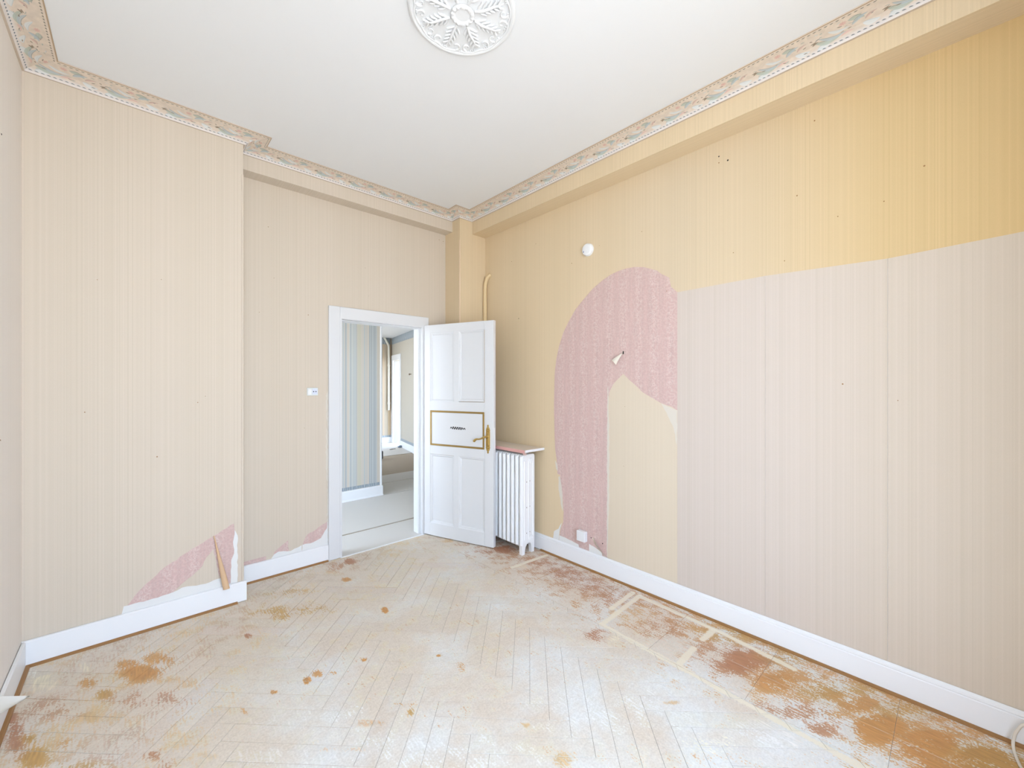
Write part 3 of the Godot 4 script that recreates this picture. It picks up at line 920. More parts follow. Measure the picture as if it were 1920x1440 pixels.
# ------------------------------------------------------------------ parquet
func parquet():
	var s := Shape.new()
	s.box(Vector3(XL - 0.12, -0.12, -3.60), Vector3(XR, -0.0016, ZF))
	var fl := struct("floor", s, mats.joint, "worn herringbone parquet, pale in the middle with amber varnish stains near the walls", "floor")
	var room := PackedVector2Array([Vector2(XL, ZF), Vector2(XL, ZP), Vector2(XP, ZP), Vector2(XP, -3.60), Vector2(XR, -3.60), Vector2(XR, ZF)])
	var field := PackedVector2Array([Vector2(XL, ZF), Vector2(XL, ZP), Vector2(XP, ZP), Vector2(XP, -3.60), Vector2(2.128, -3.60), Vector2(2.128, ZF)])
	var rng := RandomNumberGenerator.new()
	rng.seed = 21
	var w := 0.0882
	var ln := 0.517
	var u := Vector2(1, 1) / sqrt(2.0)
	var v := Vector2(1, -1) / sqrt(2.0)
	var pieces := []
	for m in range(-8, 9):
		for k in range(-45, 46):
			for kind in 2:
				var u0 := -0.083 + k * w + m * ln
				var v0 := 2.007 - k * w + m * ln
				var r: Array
				if kind == 0: r = [u0, v0, u0 + w, v0 + ln]
				else: r = [u0 + w, v0 + ln - w, u0 + w + ln, v0 + ln]
				var c: Vector2 = u * (r[0] + r[2]) / 2.0 + v * (r[1] + r[3]) / 2.0
				if c.x < -0.9 or c.x > 2.6 or c.y < -4.1 or c.y > 1.4: continue
				var g := 0.0007
				var q := PackedVector2Array()
				for e in [[r[0] + g, r[1] + g], [r[2] - g, r[1] + g], [r[2] - g, r[3] - g], [r[0] + g, r[3] - g]]: q.append(u * e[0] + v * e[1])
				for p in Geometry2D.intersect_polygons(q, field): pieces.append(p)
	# plain boards along the right wall, laid between the lines of filler
	var z := -3.60
	while z < ZF:
		var z1 := minf(z + (0.42 if z < -3.5 else 0.5), ZF)
		for e in [[2.130, 2.375], [2.3762, 2.618], [2.6192, XR - 0.02]]:
			pieces.append(PackedVector2Array([Vector2(e[0], z + 0.0006), Vector2(e[1], z + 0.0006), Vector2(e[1], z1 - 0.0006), Vector2(e[0], z1 - 0.0006)]))
		z = z1
	var rest := Shape.new()
	rest.tinted = true
	var cam := Basis(Vector3.UP, deg_to_rad(-42.66))
	var shown := 0
	for p in pieces:
		var seen := false
		var c := Vector2.ZERO
		for q in p:
			c += q / p.size()
			var l := cam.inverse() * Vector3(q.x, -1.5, q.y)
			if l.z < -0.1 and absf(l.x / l.z) < 1.27 and absf(l.y / l.z) < 0.96: seen = true
		var one := seen and shown < 296
		var b := Shape.new() if one else rest
		b.tinted = true
		var t := 1.0 + rng.randf_range(-0.035, 0.03)
		b.tint = Color(t, t * rng.randf_range(0.99, 1.01), t * rng.randf_range(0.985, 1.015))
		var h := rng.randf_range(-0.0003, 0.0003)
		# x z outline stood up: local x = x, local y = -z, local z = y
		var fp := PackedVector2Array()
		for q in p: fp.append(Vector2(q.x, -q.y))
		b.xf = Transform3D(Basis(Vector3(1, 0, 0), Vector3(0, 0, -1), Vector3(0, 1, 0)), Vector3.ZERO)
		b.extrude(fp, -0.0016, h, 0.0005)
		if one:
			put("parquet_block", b, mats.floor, fl)
			shown += 1
	if rest.v.size():
		var o := put("parquet_blocks", rest, mats.floor, fl)
		o.set_meta("kind", "stuff")

# ------------------------------------------------------------------ door
func door():
	# frame: casing boards round the opening, lining and stops
	var s := Shape.new()
	s.box(Vector3(1.207, 0.0, ZB + 0.002), Vector3(1.300, 2.168, -3.598), 0.003)
	var fr := struct("trim_6", s, mats.door, "white painted door frame of plain flat boards", "door frame")
	s = Shape.new()
	s.box(Vector3(1.3, 2.066, ZB + 0.002), Vector3(2.175, 2.168, -3.598), 0.003)
	put("head_board", s, mats.door, fr)
	s = Shape.new()
	s.box(Vector3(2.122, 0.0, ZB + 0.002), Vector3(2.175, 2.066, -3.602), 0.002)
	put("side_board", s, mats.door, fr)
	s = Shape.new()
	s.box(Vector3(2.085, 0.0, -3.74), Vector3(2.12, 2.075, -3.645), 0.002)
	s.box(Vector3(2.105, 0.0, -3.645), Vector3(2.12, 2.075, -3.60), 0.002)
	s.box(Vector3(1.30, 0.0, -3.74), Vector3(1.318, 2.075, -3.60), 0.002)
	s.box(Vector3(1.318, 2.052, -3.74), Vector3(2.085, 2.075, -3.645), 0.002)
	s.box(Vector3(1.318, 2.062, -3.645), Vector3(2.105, 2.075, -3.60), 0.002)
	put("lining", s, mats.door, fr)
	# the leaf, swung far into the room
	var d := Vector2(0.342, 0.94)
	var leafb := Basis(Vector3(d.x, 0, d.y), Vector3.UP, Vector3(-d.y, 0, d.x))
	var dr := thing("door_1", "white panelled door standing open in front of the radiator, brass handle and gilt middle panel", "door", Vector3(2.122, 0, -3.600), "", "structure")
	dr.transform = Transform3D(leafb, Vector3(2.122, 0, -3.600))
	# local x along the leaf, y up, z towards the room; front face at z = 0
	var W := 0.800
	var y0 := 0.008
	var y1 := 2.082
	var pan := [[0.078, 1.325, 0.364, 2.005], [0.418, 1.335, 0.702, 2.005], [0.078, 0.130, 0.364, 0.812], [0.418, 0.130, 0.705, 0.815]]
	s = Shape.new()
	s.box(Vector3(0, y0, -0.040), Vector3(0.078, y1, 0.0), 0.002)
	s.box(Vector3(0.704, y0, -0.040), Vector3(W, y1, 0.0), 0.002)
	s.box(Vector3(0.078, y0, -0.040), Vector3(0.704, 0.130, 0.0))
	s.box(Vector3(0.078, 2.005, -0.040), Vector3(0.704, y1, 0.0))
	s.box(Vector3(0.078, 0.813, -0.040), Vector3(0.704, 1.330, 0.0))
	s.box(Vector3(0.364, 0.130, -0.040), Vector3(0.418, 0.813, 0.0))
	s.box(Vector3(0.364, 1.330, -0.040), Vector3(0.418, 2.005, 0.0))
	put("leaf_frame", s, mats.door, dr)
	for p in pan:
		s = Shape.new()
		# sunk moulding sloping down to the flat panel
		var lo := Vector2(p[0], p[1])
		var hi := Vector2(p[2], p[3])
		var steps := [[0.0, 0.0], [0.006, -0.004], [0.016, -0.006], [0.024, -0.015], [0.030, -0.015]]
		for i in steps.size() - 1:
			var a0: float = steps[i][0]
			var a1: float = steps[i + 1][0]
			var z0: float = steps[i][1]
			var z1: float = steps[i + 1][1]
			var A := [Vector3(lo.x + a0, lo.y + a0, z0), Vector3(hi.x - a0, lo.y + a0, z0), Vector3(hi.x - a0, hi.y - a0, z0), Vector3(lo.x + a0, hi.y - a0, z0)]
			var B := [Vector3(lo.x + a1, lo.y + a1, z1), Vector3(hi.x - a1, lo.y + a1, z1), Vector3(hi.x - a1, hi.y - a1, z1), Vector3(lo.x + a1, hi.y - a1, z1)]
			for k in 4: s.quad(A[k], A[(k + 1) % 4], B[(k + 1) % 4], B[k], Vector3(0, 0, 1))
		s.box(Vector3(lo.x + 0.028, lo.y + 0.028, -0.028), Vector3(hi.x - 0.028, hi.y - 0.028, -0.014))
		put("panel", s, mats.door, dr)
	s = Shape.new()
	var gx := [0.080, 0.704]
	var gy := [0.897, 1.240]
	var gw := 0.017
	for e in [[gx[0], gy[0], gx[1], gy[0] + gw], [gx[0], gy[1] - gw, gx[1], gy[1]], [gx[0], gy[0] + gw, gx[0] + gw, gy[1] - gw], [gx[1] - gw, gy[0] + gw, gx[1], gy[1] - gw]]:
		s.box(Vector3(e[0], e[1], -0.002), Vector3(e[2], e[3], 0.007), 0.003)
	put("gilt_moulding", s, mats.gold, dr).set_meta("label", "gilt moulding frame")
	# the small dark scroll-lettered sticker in the middle of that panel; too blurred in the picture to spell
	s = Shape.new()
	var rng := RandomNumberGenerator.new()
	rng.seed = 77
	var x := 0.322
	var i := 0
	while x < 0.488:
		var hh := 0.0125 if i > 1 and i < 11 else 0.008
		var sk := 0.004 * (1.0 if i % 2 == 0 else -1.0)
		var y := 1.078 - 0.02 * (x - 0.4)
		s.extrude(PackedVector2Array([Vector2(x - sk, y - hh), Vector2(x + 0.0085 - sk, y - hh), Vector2(x + 0.0085 + sk, y + hh), Vector2(x + sk, y + hh)]), 0.0, 0.0008)
		if i % 3 != 1: s.extrude(rect(x + 0.002, y + hh * (0.45 if i % 2 == 0 else -0.85), x + 0.012, y + hh * (0.85 if i % 2 == 0 else -0.45)), 0.0, 0.0008)
		x += 0.0125
		i += 1
	put("sticker", s, mats.dark, dr).set_meta("label", "small dark sticker")
	# handle: long ornate back plate, curved lever
	s = Shape.new()
	var pl := PackedVector2Array()
	var half := [[0.000, 0.132], [0.006, 0.128], [0.009, 0.120], [0.006, 0.113], [0.012, 0.106], [0.018, 0.092], [0.022, 0.078], [0.019, 0.070], [0.021, 0.064], [0.021, -0.064], [0.019, -0.070], [0.023, -0.078], [0.018, -0.092], [0.014, -0.104], [0.006, -0.113], [0.009, -0.120], [0.006, -0.128], [0.000, -0.134]]
	for e in half: pl.append(Vector2(0.743 + e[0], 0.996 + e[1]))
	for k in range(half.size() - 2, 0, -1): pl.append(Vector2(0.743 - half[k][0], 0.996 + half[k][1]))
	s.extrude(pl, 0.0, 0.006, 0.002)
	var hd := put("handle", s, mats.brass, dr)
	s = Shape.new()
	s.extrude(rect(0.731, 0.94, 0.755, 1.052), 0.006, 0.010, 0.003)
	for e in [0.075, -0.075]:
		s.blob(Vector3(0.743, 0.996 + e, 0.007), Vector3(0.014, 0.010, 0.006), 10, 5)
		s.blob(Vector3(0.743, 0.996 + e * 1.35, 0.006), Vector3(0.009, 0.012, 0.005), 8, 5)
	put("plate_relief", s, mats.brass, hd)
	s = Shape.new()
	s.xf = Transform3D(Basis(Vector3.RIGHT, PI / 2), Vector3(0.743, 1.020, 0.006))
	s.lathe(PackedVector2Array([Vector2(0.015, 0.0), Vector2(0.014, 0.006), Vector2(0.009, 0.010), Vector2(0.009, 0.036), Vector2(0.0, 0.036)]), 14)
	s.xf = Transform3D.IDENTITY
	s.tube([Vector3(0.748, 1.022, 0.042), Vector3(0.725, 1.017, 0.048), Vector3(0.700, 1.003, 0.050), Vector3(0.675, 0.996, 0.050), Vector3(0.652, 0.996, 0.050), Vector3(0.635, 0.988, 0.050), Vector3(0.622, 0.976, 0.049)], [0.009, 0.0085, 0.0075, 0.007, 0.0085, 0.011, 0.010], 12)
	s.blob(Vector3(0.624, 0.978, 0.049), Vector3(0.013, 0.013, 0.011))
	put("lever", s, mats.brass, hd)
	# latch plate on the edge and two hinge knuckles in the gap
	s = Shape.new()
	s.box(Vector3(W, 0.90, -0.031), Vector3(W + 0.0015, 1.10, -0.009))
	put("latch_plate", s, mats.white, dr)
	for y in [0.25, 1.05, 1.84]:
		s = Shape.new()
		s.tube([Vector3(-0.006, y - 0.05, -0.006), Vector3(-0.006, y + 0.05, -0.006)], 0.005, 8)
		put("hinge", s, mats.white, dr)

# ------------------------------------------------------------------ fittings
func rosette():
	var r := thing("ceiling_rosette", "white plaster ceiling rose with moulded leaves and a round boss", "ceiling rose", Vector3(1.10, HC, -1.527))
	var s := Shape.new()
	var b := Basis(Vector3.RIGHT, PI)
	s.xf = Transform3D(b, Vector3.ZERO)
	s.lathe(PackedVector2Array([Vector2(0.240, 0.0), Vector2(0.243, 0.006), Vector2(0.240, 0.014), Vector2(0.232, 0.018), Vector2(0.224, 0.017), Vector2(0.217, 0.010), Vector2(0.16, 0.012), Vector2(0.10, 0.014), Vector2(0.055, 0.016), Vector2(0.0, 0.016)]), 72)
	put("backplate", s, mats.ceiling, r)
	# boss: a petalled ring round a flat button
	s = Shape.new()
	s.xf = Transform3D(b, Vector3.ZERO)
	s.lathe(PackedVector2Array([Vector2(0.054, 0.018), Vector2(0.052, 0.024), Vector2(0.046, 0.028), Vector2(0.038, 0.027), Vector2(0.032, 0.022), Vector2(0.0, 0.0225)]), 40)
	for k in 14:
		var a := TAU * k / 14.0
		s.blob(Vector3(cos(a) * 0.045, 0.024, sin(a) * 0.045), Vector3(0.010, 0.006, 0.010), 8, 5)
	put("boss", s, mats.ceiling, r)
	# eight acanthus sprays: a fleshy leaf with curling lobes and a scroll on either side
	for k in 8:
		var g := Shape.new()
		g.xf = Transform3D(b * Basis(Vector3.UP, TAU * k / 8.0 + 0.2), Vector3.ZERO)
		g.tube([Vector3(0.060, 0.017, 0), Vector3(0.10, 0.021, 0.003), Vector3(0.150, 0.019, -0.003), Vector3(0.195, 0.013, 0.0)], [0.006, 0.007, 0.006, 0.003], 8)
		for e in [-1.0, 1.0]:
			for j in 5:
				var x := 0.072 + j * 0.024
				var l := 0.030 - 0.003 * j
				g.tube([Vector3(x, 0.015, 0), Vector3(x + l * 0.5, 0.0175, e * l * 0.6), Vector3(x + l * 1.0, 0.0165, e * l * 0.95), Vector3(x + l * 1.15, 0.014, e * l * 1.15)], [0.004, 0.0058, 0.0052, 0.002], 7)
			var sc := []
			var rr := []
			for j in 12:
				var t := j / 11.0
				var an: float = e * (0.6 + t * 5.0)
				var rd := 0.022 * (1.0 - t * 0.75)
				sc.append(Vector3(0.182 + cos(an) * rd, 0.0135, e * 0.046 + sin(an) * rd))
				rr.append(0.0055 - 0.0028 * t)
			g.tube(sc, rr, 7)
		put("leaf_spray", g, mats.ceiling, r)
	# scalloped inner rim with small beads
	s = Shape.new()
	s.xf = Transform3D(b, Vector3.ZERO)
	var rim := []
	for k in 97:
		var a := TAU * k / 96.0
		var rad := 0.212 + 0.007 * absf(sin(a * 6.0))
		rim.append(Vector3(cos(a) * rad, 0.0125, sin(a) * rad))
	s.tube(rim, 0.005, 8, false)
	put("scalloped_rim", s, mats.ceiling, r)
	s = Shape.new()
	s.xf = Transform3D(b, Vector3.ZERO)
	for k in 18:
		var a := TAU * k / 18.0
		for e in [-0.05, 0.0, 0.05]: s.blob(Vector3(cos(a + e) * 0.208, 0.0135, sin(a + e) * 0.208), Vector3(0.005, 0.004, 0.005), 6, 4)
	put("beads", s, mats.ceiling, r)

func radiator():
	var m: Material = mats.white
	var r := thing("radiator", "white cast-iron column radiator half hidden behind the open door", "radiator", Vector3(2.56, 0, -2.90))
	var o := Vector3(2.56, 0, -2.90)
	for k in 12:
		var s := Shape.new()
		var z1 := -2.562 - 0.0562 * k
		var z0 := z1 - 0.040
		var p: PackedVector2Array
		if k == 0 or k == 11:
			p = poly([2.486, 0.0, 2.518, 0.0, 2.522, 0.04, 2.530, 0.068, 2.545, 0.084, 2.562, 0.092, 2.580, 0.088, 2.594, 0.072, 2.600, 0.045, 2.604, 0.0, 2.636, 0.0, 2.638, 0.09, 2.640, 0.14, 2.640, 0.855, 2.634, 0.872, 2.620, 0.878, 2.505, 0.878, 2.491, 0.872, 2.485, 0.856, 2.485, 0.13, 2.484, 0.08])
		else:
			p = poly([2.490, 0.072, 2.502, 0.066, 2.622, 0.066, 2.634, 0.072, 2.640, 0.090, 2.640, 0.855, 2.634, 0.872, 2.620, 0.878, 2.505, 0.878, 2.491, 0.872, 2.485, 0.856, 2.485, 0.090])
		var q := PackedVector2Array()
		for e in p: q.append(e - Vector2(o.x, 0))
		# three columns: shallow vertical flutes between them are pressed into the end face
		s.extrude(q, z0 - o.z, z1 - o.z, 0.005)
		# the front column is rounder than the web behind it
		s.tube([Vector3(2.492 - o.x, 0.085, (z0 + z1) / 2 - o.z), Vector3(2.492 - o.x, 0.862, (z0 + z1) / 2 - o.z)], 0.0185, 12)
		if k == 0:
			for e in [0.0, 0.052, 0.105]:
				s.tube([Vector3(2.511 + e - o.x, 0.13, z1 - 0.006 - o.z), Vector3(2.511 + e - o.x, 0.82, z1 - 0.006 - o.z)], 0.012, 10)
		put("section", s, m, r)
	# hubs between the sections, top and bottom
	for y in [0.82, 0.135]:
		var s := Shape.new()
		s.tube([Vector3(2.585 - o.x, y, -3.20 - o.z), Vector3(2.585 - o.x, y, -2.560 - o.z)], 0.027, 14)
		put("hub", s, m, r)
		s = Shape.new()
		s.xf = Transform3D(Basis(Vector3.RIGHT, PI / 2), Vector3(2.590 - o.x, y, -2.562 - o.z))
		s.lathe(PackedVector2Array([Vector2(0.025, 0.0), Vector2(0.024, 0.006), Vector2(0.015, 0.008), Vector2(0.013, 0.004), Vector2(0.0, 0.004)]), 18)
		put("end_plug", s, m, r)
	for y in [0.190, 0.415, 0.640]:
		for x in [2.525, 2.563, 2.602]:
			var dk := Shape.new()
			dk.xf = Transform3D(Basis(Vector3.RIGHT, PI / 2), Vector3(x + 0.012 - o.x, y + (x - 2.56) * 0.12, -2.5625 - o.z))
			dk.lathe(PackedVector2Array([Vector2(0.006, 0.0), Vector2(0.004, 0.0015), Vector2(0.0, 0.0015)]), 8)
			put("bolt_hole", dk, mats.joint, r)
	# the shelf above, papered pink on its edge
	var sh := thing("radiator_shelf", "narrow shelf above the radiator with a pink papered front edge", "shelf", Vector3(2.6, 0.905, -2.9))
	var s := Shape.new()
	s.box(Vector3(-0.125, 0.0, -0.41), Vector3(0.113, 0.020, 0.385), 0.002)
	put("board", s, plain(Color(0.88, 0.83, 0.77), 0.7), sh)
	s = Shape.new()
	s.box(Vector3(-0.1275, -0.008, -0.41), Vector3(-0.125, 0.020, 0.375))
	put("front_edge", s, plain(Color(0.87, 0.66, 0.63), 0.7), sh).set_meta("label", "pink front edge")
	s = Shape.new()
	s.box(Vector3(-0.124, 0.001, 0.385), Vector3(0.112, 0.022, 0.388))
	put("end_edge", s, mats.white, sh).set_meta("label", "white end edge")
	s = Shape.new()
	s.box(Vector3(-0.110, -0.027, 0.335), Vector3(-0.085, 0.0, 0.360), 0.002)
	put("support", s, plain(Color(0.85, 0.74, 0.70), 0.7), sh)

func pipe_and_fittings():
	var s := Shape.new()
	var pts := [Vector3(2.690, 0.02, -3.338), Vector3(2.690, 1.0, -3.335), Vector3(2.690, 2.50, -3.335), Vector3(2.690, 2.54, -3.331), Vector3(2.692, 2.58, -3.315), Vector3(2.698, 2.61, -3.295), Vector3(2.708, 2.628, -3.278), Vector3(2.7145, 2.634, -3.270)]
	s.tube(pts, 0.020, 14)
	tag(put("heating_pipe", s, plain(Color(0.90, 0.80, 0.62), 0.5)), "cream painted pipe rising behind the open door and bending into the wall", "pipe")
	# smoke detector
	var d := thing("smoke_detector", "small round white smoke detector high on the right wall", "smoke detector", Vector3(XR - 0.002, 2.589, -2.024))
	var b := Basis(Vector3(0, 1, 0), Vector3(-1, 0, 0), Vector3(0, 0, 1))
	s = Shape.new()
	s.xf = Transform3D(b, Vector3.ZERO)
	s.lathe(PackedVector2Array([Vector2(0.050, 0.0), Vector2(0.051, 0.004), Vector2(0.050, 0.010), Vector2(0.047, 0.011), Vector2(0.047, 0.014), Vector2(0.049, 0.016), Vector2(0.047, 0.026), Vector2(0.040, 0.032), Vector2(0.024, 0.035), Vector2(0.0, 0.036)]), 36)
	put("housing", s, mats.white, d)
	s = Shape.new()
	s.blob(Vector3(-0.033, -0.016, -0.026), Vector3(0.003, 0.006, 0.006), 8, 5)
	put("indicator", s, plain(Color(0.35, 0.36, 0.55), 0.4), d)
	# switch with socket left of the door
	var k := thing("switch_socket", "white light switch combined with a two-hole socket left of the door frame", "light switch", Vector3(1.081, 1.437, ZB + 0.002))
	s = Shape.new()
	s.box(Vector3(-0.043, -0.033, 0.0), Vector3(0.043, 0.033, 0.010), 0.003)
	put("faceplate", s, plain(Color(0.89, 0.90, 0.88), 0.4), k)
	s = Shape.new()
	s.xf = Transform3D(Basis(Vector3.RIGHT, 0.10), Vector3.ZERO)
	s.box(Vector3(-0.036, -0.024, 0.008), Vector3(-0.010, 0.024, 0.015), 0.002)
	put("rocker", s, mats.white, k)
	s = Shape.new()
	s.box(Vector3(-0.003, -0.024, 0.009), Vector3(0.036, 0.024, 0.012), 0.002)
	put("socket_insert", s, plain(Color(0.86, 0.88, 0.93), 0.4), k)
	s = Shape.new()
	for x in [0.007, 0.025]:
		s.xf = Transform3D(Basis(Vector3.RIGHT, PI / 2), Vector3(x, 0.0, 0.012))
		s.lathe(PackedVector2Array([Vector2(0.005, 0.0), Vector2(0.004, 0.0006), Vector2(0.0, 0.0006)]), 10)
	put("socket_holes", s, plain(Color(0.3, 0.3, 0.34), 0.6), k)
	# socket low on the pink paper
	var q := thing("wall_socket", "square white socket box low on the torn pink wallpaper above the skirting", "socket", Vector3(XR - 0.001, 0.255, -2.078))
	s = Shape.new()
	s.box(Vector3(-0.040, -0.042, -0.042), Vector3(0.0, 0.042, 0.042), 0.004)
	put("box", s, mats.white, q)
	s = Shape.new()
	s.box(Vector3(-0.043, -0.030, -0.030), Vector3(-0.040, 0.034, 0.030), 0.0015)
	put("cover", s, plain(Color(0.93, 0.93, 0.93), 0.35), q)
	# curled scraps of paper
	var fm := plain(Color(0.90, 0.865, 0.80), 0.8)
	fm.cull_mode = BaseMaterial3D.CULL_DISABLED
	var g := []
	for i in 6:
		var t := i / 5.0
		var row := []
		for j in 5:
			var e := j / 4.0
			var p := Vector2(-1.703, 1.738).lerp(Vector2(-1.790, 1.683).lerp(Vector2(-1.752, 1.645), e), t)
			row.append(Vector3(XR - 0.003 - 0.022 * sin(t * 1.8) - 0.006 * sin(e * PI) * t, p.y + 0.004 * sin(e * PI) * t, p.x))
		g.append(row)
	s = Shape.new()
	s.grid(g, 0.0008)
	tag(put("paper_flap", s, fm), "small cream flap of torn paper curling off the pink arch", "paper scrap")
	s = Shape.new()
	s.box(Vector3(XR - 0.006, 1.725, -1.706), Vector3(XR - 0.001, 1.748, -1.699), 0.001)
	tag(put("nail", s, mats.dark), "dark bent nail above the small torn flap on the pink paper", "nail")
	g = []
	for i in 9:
		var t := i / 8.0
		var c := Vector2(-1.985 + 0.125 * pow(t, 1.6), 0.258 - 0.115 * t)
		var wd := 0.030 * sin(PI * clampf(t * 0.85 + 0.12, 0, 1))
		var row := []
		for j in 4:
			var e := j / 3.0
			row.append(Vector3(XR - 0.003 - 0.030 * sin(PI * t) * e, c.y + wd * e * 0.7, c.x + wd * e))
		g.append(row)
	s = Shape.new()
	s.grid(g, 0.0008)
	tag(put("paper_curl", s, fm), "cream crescent of peeled paper just right of the low wall socket", "paper scrap")
	# the strip hanging from the torn corner of the chimney breast
	g = []
	for i in 10:
		var t := i / 9.0
		var c := Vector2(0.386, 0.488).lerp(Vector2(0.450, 0.128), t)
		var wd := 0.006 + 0.030 * smoothstep(0.0, 1.0, t)
		var row := []
		for j in 7:
			var a := -0.5 + 4.0 * j / 6.0
			row.append(Vector3(c.x + wd * 0.5 * cos(PI - a), c.y + 0.004 * sin(a), ZP + 0.006 + 0.02 * t + wd * 0.5 * (0.9 + sin(a))))
		g.append(row)
	s = Shape.new()
	s.grid(g, 0.001)
	var hm := plain(Color(0.86, 0.72, 0.57), 0.8)
	hm.cull_mode = BaseMaterial3D.CULL_DISABLED
	tag(put("hanging_paper_strip", s, hm), "tan rolled strip of paper hanging from the torn corner of the chimney breast", "paper scrap")
	# tongue of paper sticking out at the left edge
	g = []
	for i in 7:
		var t := i / 6.0
		var row := []
		for j in 4:
			var e := j / 3.0
			var a := Vector3(XL + 0.003, 0.166, -2.780).lerp(Vector3(XL + 0.003, 0.150, -2.62), e)
			var p := a.lerp(Vector3(-0.334, 0.150, -2.716), t)
			row.append(p + Vector3(0, -0.012 * sin(PI * e) * sin(PI * t), 0))
		g.append(row)
	s = Shape.new()
	s.grid(g, 0.001)
	tag(put("paper_tongue", s, plain(Color(0.92, 0.91, 0.88), 0.8)), "white pointed scrap of paper sticking out above the left skirting", "paper scrap")
	# cable
	s = Shape.new()
	var ctl := [Vector3(2.684, 0.05, 0.33), Vector3(2.672, 0.105, 0.255), Vector3(2.664, 0.116, 0.195), Vector3(2.662, 0.076, 0.170), Vector3(2.655, 0.032, 0.160), Vector3(2.630, 0.010, 0.160), Vector3(2.600, 0.0055, 0.163), Vector3(2.562, 0.0055, 0.168), Vector3(2.535, 0.0055, 0.174), Vector3(2.48, 0.0055, 0.20), Vector3(2.44, 0.0055, 0.28), Vector3(2.46, 0.0055, 0.40)]
	var curve := Curve3D.new()
	for i in ctl.size():
		var t: Vector3 = (ctl[mini(i + 1, ctl.size() - 1)] - ctl[maxi(i - 1, 0)]) / 6.0
		curve.add_point(ctl[i], -t, t)
	curve.bake_interval = 0.012
	s.tube(Array(curve.get_baked_points()), 0.0052, 10)
	tag(put("cable", s, plain(Color(0.88, 0.84, 0.78), 0.45)), "pale cable looping off the right skirting onto the floor, bottom right corner", "cable")

